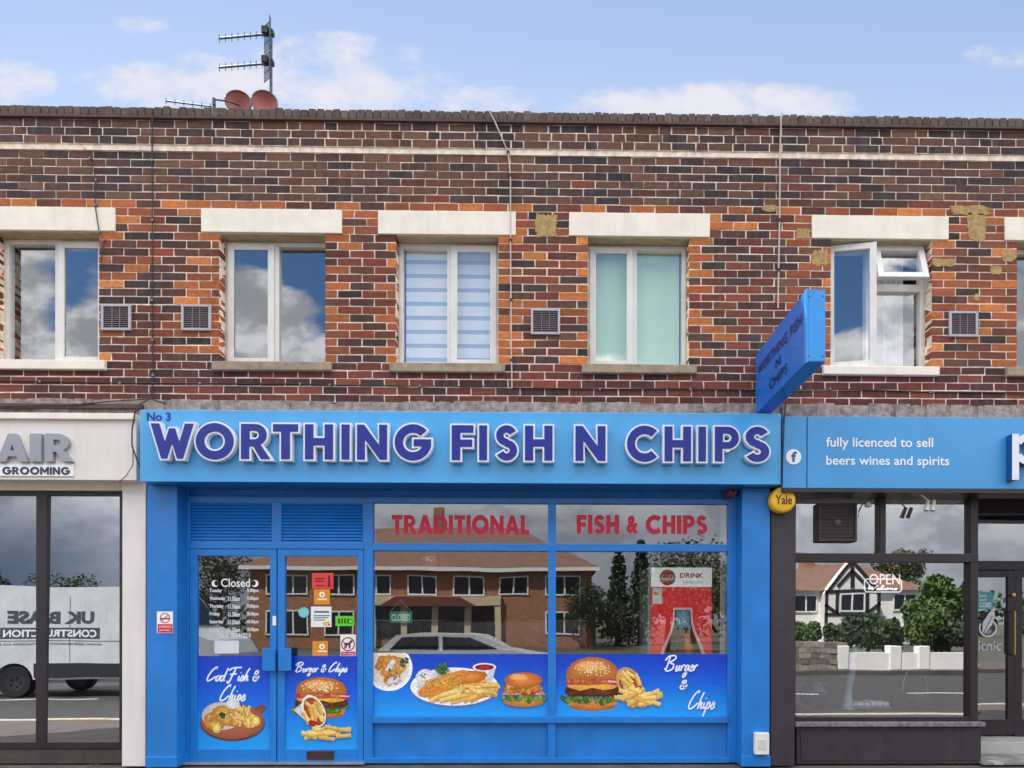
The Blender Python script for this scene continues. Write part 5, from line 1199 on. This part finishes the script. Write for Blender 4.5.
t = thing('roof_aerial', (XX(190, .9), .9, zroof), 'thin low aerial rod lying just above the parapet left of the dishes', 'aerial')
p0, p1 = at(166, 101, .9), at(215, 107, .9); bo = MB().tube([(p0[0], .9, p0[1]), (p1[0], .9, p1[1])], .008, 6).build('boom', MET, t)
for k in range(6):
    f = k / 5.5; X_ = p0[0] + (p1[0] - p0[0]) * f; Z_ = p0[1] + (p1[1] - p0[1]) * f; MB().tube([(X_, .9, Z_ - .03), (X_, .9, Z_ + .03)], .004, 5).build('director_rod', MET, bo)
MB().tube([(p1[0], .9, p1[1]), (p1[0], .9, zroof)], .012, 7).build('stand', MET, t)
DISH = mat('dish_red_oxide', S(150, 82, 74), .6, .2, 8); DRIM = mat('dish_rim', S(96, 74, 74), .5, .1)
for (px, py, r, l, arm) in ((239.5, 107, .130, 'brick red satellite dish with its feed arm, left of the mast foot', True), (265.5, 107, .130, 'brick red satellite dish directly behind the mast foot', False)):
    x, z = at(px, py, YM - .05); t = thing('satellite_dish', (x, YM, zroof), l, 'satellite dish', None)
    b = MB(); n = 26; cxs = Vector((x, YM - .05, z)); ax = Vector((.22, -.95, .12)).normalized(); u1 = ax.cross(Vector((0, 0, 1))).normalized(); u2 = ax.cross(u1)
    rings = [(0, 0), (.35, .008), (.7, .03), (1, .06)]
    for (ra, ha), (rb, hb) in zip(rings, rings[1:]):
        for k in range(n):
            aa, ab_ = 2 * math.pi * k / n, 2 * math.pi * (k + 1) / n
            f = lambda rr, hh, q: cxs + u1 * (r * 1.0 * rr * math.cos(q)) + u2 * (r * 1.05 * rr * math.sin(q)) + ax * hh
            b.face([f(ra, ha, aa), f(rb, hb, aa), f(rb, hb, ab_), f(ra, ha, ab_)])
    b.build('reflector', DISH, t, smooth=False)
    MB().tube([cxs + u1 * (r * math.cos(2 * math.pi * k / n)) + u2 * (r * 1.05 * math.sin(2 * math.pi * k / n)) + ax * .06 for k in range(n + 1)], .009, 6).build('rim', DRIM, t)
    if arm:
        e, ee = at(226, 101, YM - .3), at(214, 99.5, YM - .4); MB().tube([cxs + ax * .02 - u2 * .0, (e[0], YM - .3, e[1]), (ee[0], YM - .4, ee[1])], .008, 6).build('feed_arm', MET, t); MB().tube([(ee[0], YM - .4, ee[1] + .01), (ee[0], YM - .4, ee[1] - .06)], .018, 8).build('feed_horn', MET, t)
    MB().tube([cxs - ax * .01, (x, YM + .12, z - .1), (x, YM + .12, zroof)], .018, 8).build('stand', MET, t)

# ------------------------------------------------------------------ the far side of the street (seen in the glass)
YMIR = -D                                        # distances below are measured from the mirrored eye
def opp(px, Y): return (px - 550) / F * (D - Y)
# white van
VW = mat('van_white', S(206, 208, 208), .3, .10, 3, coat=.4, streak=.12); TYRE = BLACK; VG = mat('van_dark_glass', S(26, 30, 36), .08, .05); TRIM = mat('van_black_trim', S(34, 34, 36), .6, .1)
vy0, vy1 = -8.6, -10.6; rz_ = -.25
x_rear_w = opp(20, vy0); x_r = x_rear_w - 1.25; x_f = x_rear_w + 3.6 + 1.0
vn = thing('white_van', ((x_r + x_f) / 2, (vy0 + vy1) / 2, rz_), 'long white panel van lettered UK BASE CONSTRUCTION, mirrored in the salon glass', 'van')
def van_prof(): 
    zb_v = rz_ + .42
    return [(x_r, zb_v), (x_r - .02, rz_ + 1.2), (x_r + .08, rz_ + 2.45), (x_r + .25, rz_ + 2.52), (x_f - 1.95, rz_ + 2.50), (x_f - 1.6, rz_ + 2.36), (x_f - .95, rz_ + 1.45), (x_f - .2, rz_ + 1.15), (x_f, rz_ + .85), (x_f, zb_v)]
pf = van_prof(); low = [(x_f - .4, rz_ + .42)]
for wc in (x_rear_w + 3.6, x_rear_w):
    low += arc(wc, rz_ + .36, .42, 8, 172, 12)
MB().prism([pf[:-1] + [pf[-1]] + low + []], vy0, vy1).build('body', VW, vn, bevel=.03)
b = MB()
for a, c in ((x_r + .02, x_rear_w - .45), (x_rear_w + .45, x_rear_w + 3.15)): b.box(a, c, vy0 + .0, vy0 + .02, rz_ + .46, rz_ + .78)
b.build('side_moulding', TRIM, vn)
for y in (vy0 + .012, vy1 - .012):
    MB().prism([[(x_f - 2.2, rz_ + 1.45), (x_f - 1.2, rz_ + 1.45), (x_f - 1.75, rz_ + 2.2), (x_f - 2.2, rz_ + 2.2)]], y - .008, y + .008).build('cab_window', VG, vn)
MB().box(x_f - 1.2, x_f - 1.15, vy0 + .01, vy0 + .2, rz_ + 1.3, rz_ + 1.62).build('wing_mirror', TRIM, vn, bevel=.02)
b = MB(); b.face([(x_f - 1.585, vy0 - .12, rz_ + 2.33), (x_f - .965, vy0 - .12, rz_ + 1.5), (x_f - .965, vy1 + .12, rz_ + 1.5), (x_f - 1.585, vy1 + .12, rz_ + 2.33)])
b.v = [(v[0] + .03, v[1], v[2] + .02) for v in b.v]; b.build('windscreen', VG, vn)
for wc in (x_rear_w, x_rear_w + 3.6):
    for y in (vy0 - .02, vy1 + .24):
        wv = MB().lathe([(.2, 0), (.34, .01), (.36, -.04), (.36, -.2), (.34, -.22)], (wc, y, rz_ + .36), 'Y', 28).build('wheel', TYRE, vn, smooth=False)
        b = MB(); b.lathe([(0, -.02), (.08, -.01), (.2, .004)], (wc, y, rz_ + .36), 'Y', 20)
        for k in range(5):
            a_ = k * 2 * math.pi / 5; b.box(wc + .11 * math.cos(a_) - .02, wc + .11 * math.cos(a_) + .02, y - .01, y + .012, rz_ + .36 + .11 * math.sin(a_) - .02, rz_ + .36 + .11 * math.sin(a_) + .02)
        b.build('rim', mat('wheel_dark', S(60, 60, 64), .4, .1, metal=.4), wv)
b = MB()
for x in (x_rear_w + 1.05, x_rear_w + 2.5): b.box(x - .006, x + .006, vy0 - .0, vy0 + .004, rz_ + .8, rz_ + 2.3)
b.box(x_r + .1, x_f - 2.3, vy0, vy0 + .004, rz_ + 1.62 - .35, rz_ + 1.64 - .35); b.build('panel_seams', mat('seam_grey', S(120, 124, 130), .5, .05), vn)
def vtext(s, px0, px1, py0, py1, mt, nm, bold=.03, y=vy0 + .006):
    xa, xb = opp(px0, vy0), opp(px1, vy0); zz0, zz1 = EYE + (PPY - py1) / F * (D - vy0), EYE + (PPY - py0) / F * (D - vy0)
    return text_mb(s, xa, xb, zz0, zz1, y, bold, flip=True).build(nm, mt, vn)
DG = mat('van_grey_lettering', S(70, 76, 84), .5, .03)
DV = 4.0
vtext('UK BASE', 13, 92, 605 - 0, 618, DG, 'side_lettering', .05)
xa, xb = opp(6, vy0), opp(98, vy0); z0_, z1__ = EYE + (PPY - 633) / F * (D - vy0), EYE + (PPY - 622) / F * (D - vy0)
MB().box(xa, xb, vy0 + .0, vy0 + .004, z0_, z1__).build('side_band', DG, vn)
vtext('CONSTRUCTION', 9, 95, 624, 631.5, WHITE, 'side_lettering', .03, vy0 + .008); vtext('www.ukbaseconstruction.co.uk', 0, 100, 636.5, 639.5, DG, 'side_small_lettering', .0)
MB().box(x_rear_w + 2.55, x_rear_w + 2.75, vy0, vy0 + .03, rz_ + 1.05, rz_ + 1.1).build('door_handle', TRIM, vn)
# parked white car
cx0 = opp(372, -9.0); L = 4.3; cz0 = -.25
cr = thing('parked_car', (cx0 + L / 2, -9.8, cz0), 'white estate car mirrored in the middle chip shop window', 'car')
body = [(cx0, cz0 + .3), (cx0 - .03, cz0 + .75), (cx0 + .1, cz0 + .86), (cx0 + .9, cz0 + .91), (cx0 + 3.3, cz0 + .91), (cx0 + 4.15, cz0 + .78), (cx0 + L, cz0 + .6), (cx0 + L - .03, cz0 + .3)]
bl = []
for wc in (cx0 + 3.45, cx0 + .85): bl += arc(wc, cz0 + .32, .36, 0, 180, 12)
MB().prism([body + bl], -9.0, -10.75).build('body', VW, cr, bevel=.04)
top = [(cx0 + .12, cz0 + .9), (cx0 + .55, cz0 + 1.26), (cx0 + .9, cz0 + 1.30), (cx0 + 2.2, cz0 + 1.30), (cx0 + 2.6, cz0 + 1.25), (cx0 + 3.25, cz0 + .9)]
MB().prism([top], -9.1, -10.65).build('roof', VW, cr, bevel=.05)
for y in (-9.095, -10.655): MB().prism([[(cx0 + .4, cz0 + .93), (cx0 + .68, cz0 + 1.21), (cx0 + 1.55, cz0 + 1.24), (cx0 + 1.55, cz0 + .93)]], y - .006, y + .006).build('side_window', VG, cr); MB().prism([[(cx0 + 1.65, cz0 + .93), (cx0 + 1.65, cz0 + 1.24), (cx0 + 2.3, cz0 + 1.22), (cx0 + 2.95, cz0 + .93)]], y - .006, y + .006).build('side_window', VG, cr)
for wc in (cx0 + .85, cx0 + 3.45):
    for y in (-9.02, -10.55):
        wv = MB().lathe([(.18, 0), (.3, .01), (.32, -.03), (.32, -.17), (.3, -.19)], (wc, y, cz0 + .32), 'Y', 24).build('wheel', TYRE, cr); MB().lathe([(0, .004), (.1, .01), (.19, .0)], (wc, y, cz0 + .32), 'Y', 18).build('rim', GREYM, wv)
# brick building with hipped roof
OB = mat('opposite_brick', S(164, 114, 86), .9, .3, 5, .2); OR = mat('opposite_roof_tile', S(122, 90, 74), .9, .3, 4, .4); OC = mat('opposite_cream', S(214, 196, 158), .8, .08, 2); OW = mat('opposite_white', S(244, 240, 232), .8, .06, 2); TIM = mat('black_timber', S(38, 34, 34), .7, .1)
YO2 = -35.0; bx0, bx1 = opp(256, YO2), opp(588, YO2); ez = 4.75
ob = thing('brick_building', ((bx0 + bx1) / 2, YO2 - 5, -.3), 'long brick building with a hipped tile roof mirrored in the chip shop glass', 'building')
MB().box(bx0, bx1, YO2 - 10, YO2, -.3, ez).build('wall', OB, ob)
b = MB(); e = .5; A, B_, C_, D_ = (bx0 - e, YO2 + e, ez), (bx1 + e, YO2 + e, ez), (bx1 + e, YO2 - 10 - e, ez), (bx0 - e, YO2 - 10 - e, ez); R1, R2 = (bx0 + 4.5, YO2 - 5, ez + 3.2), (bx1 - 4.5, YO2 - 5, ez + 3.2)
for fc in ((A, B_, R2, R1), (B_, C_, R2), (C_, D_, R1, R2), (D_, A, R1), (A, D_, C_, B_)): b.face(fc)
b.build('roof', OR, ob)
MB().box(bx0 - .5, bx1 + .5, YO2 + .45, YO2 + .6, ez - .22, ez + .02).build('gutter_board', OW, ob)
x = bx0 + 1.0; k = 0
while x < bx1 - 2:
    for zz, hh in ((3.0, 1.25), (.5, 1.5)):
        if zz < 2 and opp(368, YO2) < x + 1.9 and x < opp(508, YO2): continue
        b = MB(); frame_rect(b, x, x + 1.9, zz, zz + hh, .09, YO2 + .01, YO2 + .07); b.box(x + .9, x + 1.0, YO2 + .01, YO2 + .07, zz + .09, zz + hh - .09); wo_ = b.build('window', OW, ob); MB().box(x + .09, x + 1.81, YO2 + .005, YO2 + .02, zz + .09, zz + hh - .09).build('pane', VG, wo_)
    x += 2.9; k += 1
sx0, sx1 = opp(372, YO2), opp(504, YO2)
b = MB(); b.box(sx0, sx1, YO2 + .001, YO2 + .35, 2.35, 2.95); 
for q in range(5): xx = sx0 + (sx1 - sx0 - .4) * q / 4; b.box(xx, xx + .4, YO2 + .001, YO2 + .3, -.3, 2.35)
b.build('cream_shopfront', OC, ob); MB().box(sx0 + .4, sx1 - .4, YO2 + .002, YO2 + .06, .3, 2.3).build('shop_pane', VG, ob)
b = MB(); b.prism([[(sx0 + .8, 2.3), (sx0 + 1.8, 2.9), (sx1 - 2.6, 2.9), (sx1 - 1.6, 2.3)]], YO2 + .9, YO2 + .36); b.build('awning', mat('maroon_awning', S(110, 62, 52), .8, .1), ob)
for px in (292, 442): x = opp(px, YO2 - 5); MB().box(x - .3, x + .3, YO2 - 5.4, YO2 - 4.6, ez + 2.8, ez + 4.6).build('chimney', OB, ob)
# timbered house
YH = -39.0; hx0, hx1 = opp(790, YH), opp(932, YH); hz = 3.6
hs = thing('timbered_house', ((hx0 + hx1) / 2, YH - 4, -.3), 'white house with a black timbered gable mirrored in the cafe glass', 'house')
MB().box(hx0, hx1, YH - 8, YH, -.3, hz).build('wall', OW, hs)
b = MB(); A, B_, C_, D_ = (hx0 - .4, YH + .4, hz), (hx1 + .4, YH + .4, hz), (hx1 + .4, YH - 8.4, hz), (hx0 - .4, YH - 8.4, hz); R1, R2 = (hx0 + 3, YH - 4, hz + 2.1), (hx1 - 3, YH - 4, hz + 2.1)
for fc in ((A, B_, R2, R1), (B_, C_, R2), (C_, D_, R1, R2), (D_, A, R1), (A, D_, C_, B_)): b.face(fc)
b.build('roof', OR, hs)
gx0, gx1 = opp(824, YH), opp(878, YH); gm = (gx0 + gx1) / 2; YGb = YH + .9
MB().prism([[(gx0, -.3), (gx1, -.3), (gx1, hz - .2), (gm, hz + 1.9), (gx0, hz - .2)]], YGb, YH + .001).build('gable', OW, hs)
b = MB()
for p, q in (((gx0, hz - .3), (gm, hz + 1.9)), ((gx1, hz - .3), (gm, hz + 1.9)), ((gm, hz + 1.8), (gm, hz + .1)), ((gx0, hz - .1), (gx1, hz - .1)), ((gx0 + .9, hz + .2), (gm, hz + 1.2)), ((gx1 - .9, hz + .2), (gm, hz + 1.2)), ((gx0 + .1, -.2), (gx0 + .1, hz)), ((gx1 - .1, -.2), (gx1 - .1, hz)), ((gx0, 1.9), (gx1, 1.9)), ((gx0 + .9, 1.9), (gx0 + .9, hz)), ((gx1 - .9, 1.9), (gx1 - .9, hz)), ((gx0, hz - 1), (gx0 + .9, 2.0)), ((gx1, hz - 1), (gx1 - .9, 2.0))):
    b.prism([stroke([p, q], .22)], YGb + .06, YGb + .002)
b.build('timbers', TIM, hs)
for x, zz, ww in ((gm - .8, 2.1, 1.6), (hx0 + .5, 2.1, 1.6), (hx1 - 2.4, 2.1, 1.7), (hx1 - 2.4, -.1, 1.7)):
    yy = YGb if abs(x - gm) < 1 else YH; b = MB(); frame_rect(b, x, x + ww, zz, zz + 1.25, .1, yy + .061, yy + .1); b.box(x + ww / 2 - .05, x + ww / 2 + .05, yy + .061, yy + .1, zz + .1, zz + 1.15); wo_ = b.build('window', OW, hs); MB().box(x + .1, x + ww - .1, yy + .062, yy + .08, zz + .1, zz + 1.15).build('pane', VG, wo_)
x = hx0 + 3; MB().box(x - .4, x + .4, YH - 4.4, YH - 3.6, hz + 1.2, hz + 3.0).build('chimney', OB, hs)
# low white garden wall with piers
YWW = -13.7; wx0, wx1 = opp(846, YWW), opp(1010, YWW)
gw = thing('garden_wall', ((wx0 + wx1) / 2, YWW, -.12), 'low white garden wall with square piers mirrored in the cafe glass', 'wall')
MB().box(wx0, wx1, YWW - .2, YWW, -.12, .40).build('wall', OW, gw)
for px in (848, 900, 930, 985): x = opp(px, YWW); MB().box(x - .17, x + .17, YWW - .28, YWW + .06, -.12, .62).build('pier', OW, gw, bevel=.02)
sw = thing('stone_wall', (opp(820, YWW), YWW, -.12), 'low grey stone wall beside the white garden wall in the reflection', 'wall'); b = MB()
for r in range(5):
    x = opp(760, YWW)
    while x < opp(845, YWW): wd = random.uniform(.2, .4); b.box(x, x + wd - .015, YWW - .25, YWW + random.uniform(-.02, .02), -.12 + r * .17, -.12 + r * .17 + .158, S(*random.choice(((140, 130, 116), (116, 106, 96), (160, 148, 130)))), j=.01); x += wd
b.build('stones', mat('garden_stone', None, .9, .2, 10, attr=True), sw); MB().box(opp(760, YWW), opp(845, YWW), YWW - .23, YWW - .04, -.12, .72).build('core', mat('stone_mortar', S(150, 140, 126), .9, .2), sw)
# trees and shrubs
BARK = mat('bark', S(86, 70, 56), .9, .25, 20, .5)
def leaf_mat(n, c): return mat(n, c, .7, .35, 3)
LM = [leaf_mat('leaf_mid', (.055, .105, .030, 1)), leaf_mat('leaf_dark', (.030, .062, .024, 1)), leaf_mat('leaf_olive', (.085, .10, .038, 1)), leaf_mat('leaf_bright', (.075, .14, .03, 1))]
def crown_mb(clumps, n, s):
    b = MB()
    for (cx_, cy_, cz_, r) in clumps:
        for k in range(n):
            d = Vector([random.gauss(0, 1) for _ in range(3)]).normalized() * r * random.uniform(.35, 1.05) ** .6; p = Vector((cx_, cy_, cz_)) + d
            q = Vector([random.gauss(0, 1) for _ in range(3)]).normalized(); r2 = q.orthogonal().normalized(); q *= s * random.uniform(.6, 1.3); r2 = r2 * s * random.uniform(.3, .7); b.face([p - q, p + r2, p + q, p - r2])
    return b
def tree(name, x, y, h, r, mt, label, group='trees and shrubs across the road', conifer=False):
    t = thing(name, (x, y, -.3), label, 'tree' if 'tree' in name else 'shrub', group, True); cl = []
    if conifer:
        for k in range(9): z = h * (.12 + .86 * k / 8); cl.append((0, 0, z, r * (1.05 - .95 * k / 8) + .15))
    else:
        for k in range(13): a = random.uniform(0, 6.28); q = random.uniform(.2, .75) * r; cl.append((q * math.cos(a), q * math.sin(a), h * random.uniform(.45, .85), r * random.uniform(.32, .55)))
    crown_mb(cl, 240, .16 if h > 4 else .1).build('crown', mt, t)
    b = MB(); b.tube([(0, 0, 0), (.05, .02, h * .35), (0, 0, h * .8)], [h * .03 + .03, h * .022 + .02, .03], 8)
    if not conifer:
        for c in cl[:6]: b.tube([(.04, .02, h * .35), (c[0] * .6, c[1] * .6, c[2] * .85), c[:3]], [.05, .035, .015], 6)
    b.build('trunk', BARK, t)
i = 0
for nm, px, Y, h, r, m_, l, cf_ in (('broadleaf_tree', 226, -52, 8.5, 3.2, 2, 'olive crowned tree rising behind the roofs in the left door glass', False), ('broadleaf_tree', 70, -60, 7.2, 3.0, 0, 'rounded green tree beyond the van roof in the salon glass', False), ('broadleaf_tree', 5, -58, 7.4, 2.6, 1, 'dark green tree beyond the rear of the van in the salon glass', False),
     ('conifer_tree', 616, -40, 6.6, 1.1, 1, 'slim dark conifer in the right chip shop window, nearest the brick building', True), ('conifer_tree', 638, -42, 7.4, 1.3, 1, 'taller slim conifer in the right chip shop window, beside the fridge', True), ('broadleaf_tree', 690, -44, 8.0, 3.6, 2, 'wide olive tree behind the top of the red drinks fridge', False),
     ('broadleaf_tree', 665, -30, 4.6, 2.2, 0, 'low bushy green tree beside the drinks fridge in the glass', False), ('broadleaf_tree', 590, -34, 3.6, 1.9, 1, 'dark low bush mirrored by the blue centre post', False), ('broadleaf_tree', 740, -34, 5.6, 2.4, 2, 'olive tree mirrored at the right blue post', False),
     ('broadleaf_tree', 948, -28, 4.2, 1.2, 3, 'bright green tree hiding the right end of the timbered house', False), ('broadleaf_tree', 962, -40, 4.6, 1.8, 1, 'dark tree mirrored at the right edge of the large cafe pane', False), ('broadleaf_tree', 905, -50, 8.4, 2.2, 2, 'tall olive tree over the ridge of the timbered house', False),
     ('garden_shrub', 808, -22, 1.6, .8, 3, 'light green garden shrub at the left of the large cafe pane', False), ('garden_shrub', 872, -17, 1.7, .7, 1, 'dark clipped shrub behind the white wall under the timbered gable', False), ('garden_shrub', 890, -16, 1.5, .6, 0, 'mid green shrub behind the white wall, right of the dark one', False), ('garden_shrub', 930, -17, 2.3, .9, 3, 'bright leafy shrub behind the right part of the white wall', False), ('garden_shrub', 955, -17, 1.7, .8, 1, 'dark shrub at the far right behind the white wall', False), ('garden_shrub', 845, -20, 1.3, .6, 0, 'small green shrub where stone wall meets white wall', False)):
    tree(nm, opp(px, Y), Y, h + .3, r, LM[m_], l, conifer=cf_)
# low shed with a pale ridge beyond the van
sh = thing('low_shed', (opp(90, -30), -32, -.3), 'low shed with a pale sloping roof edge beyond the van', 'shed'); xa, xb = opp(40, -30), opp(150, -30)
MB().box(xa, xb, -34, -30, -.3, 2.9).build('wall', OB, sh); MB().prism([[(xa - .3, 3.75), (xb + .3, 2.95), (xb + .3, 2.75), (xa - .3, 3.55)]], -29.7, -34.3).build('roof', OC, sh)
lg = MB().box(-200, 200, -75, -70, -.3, 4.4); tag(crown_mb([(random.uniform(-120, 90), -66 + random.uniform(-3, 3), random.uniform(.5, 3.4), random.uniform(1.6, 2.6)) for k in range(150)], 45, .5).build('far_woods', LM[1]), 'far line of dark foliage along the horizon across the road', 'woods', kind='stuff')
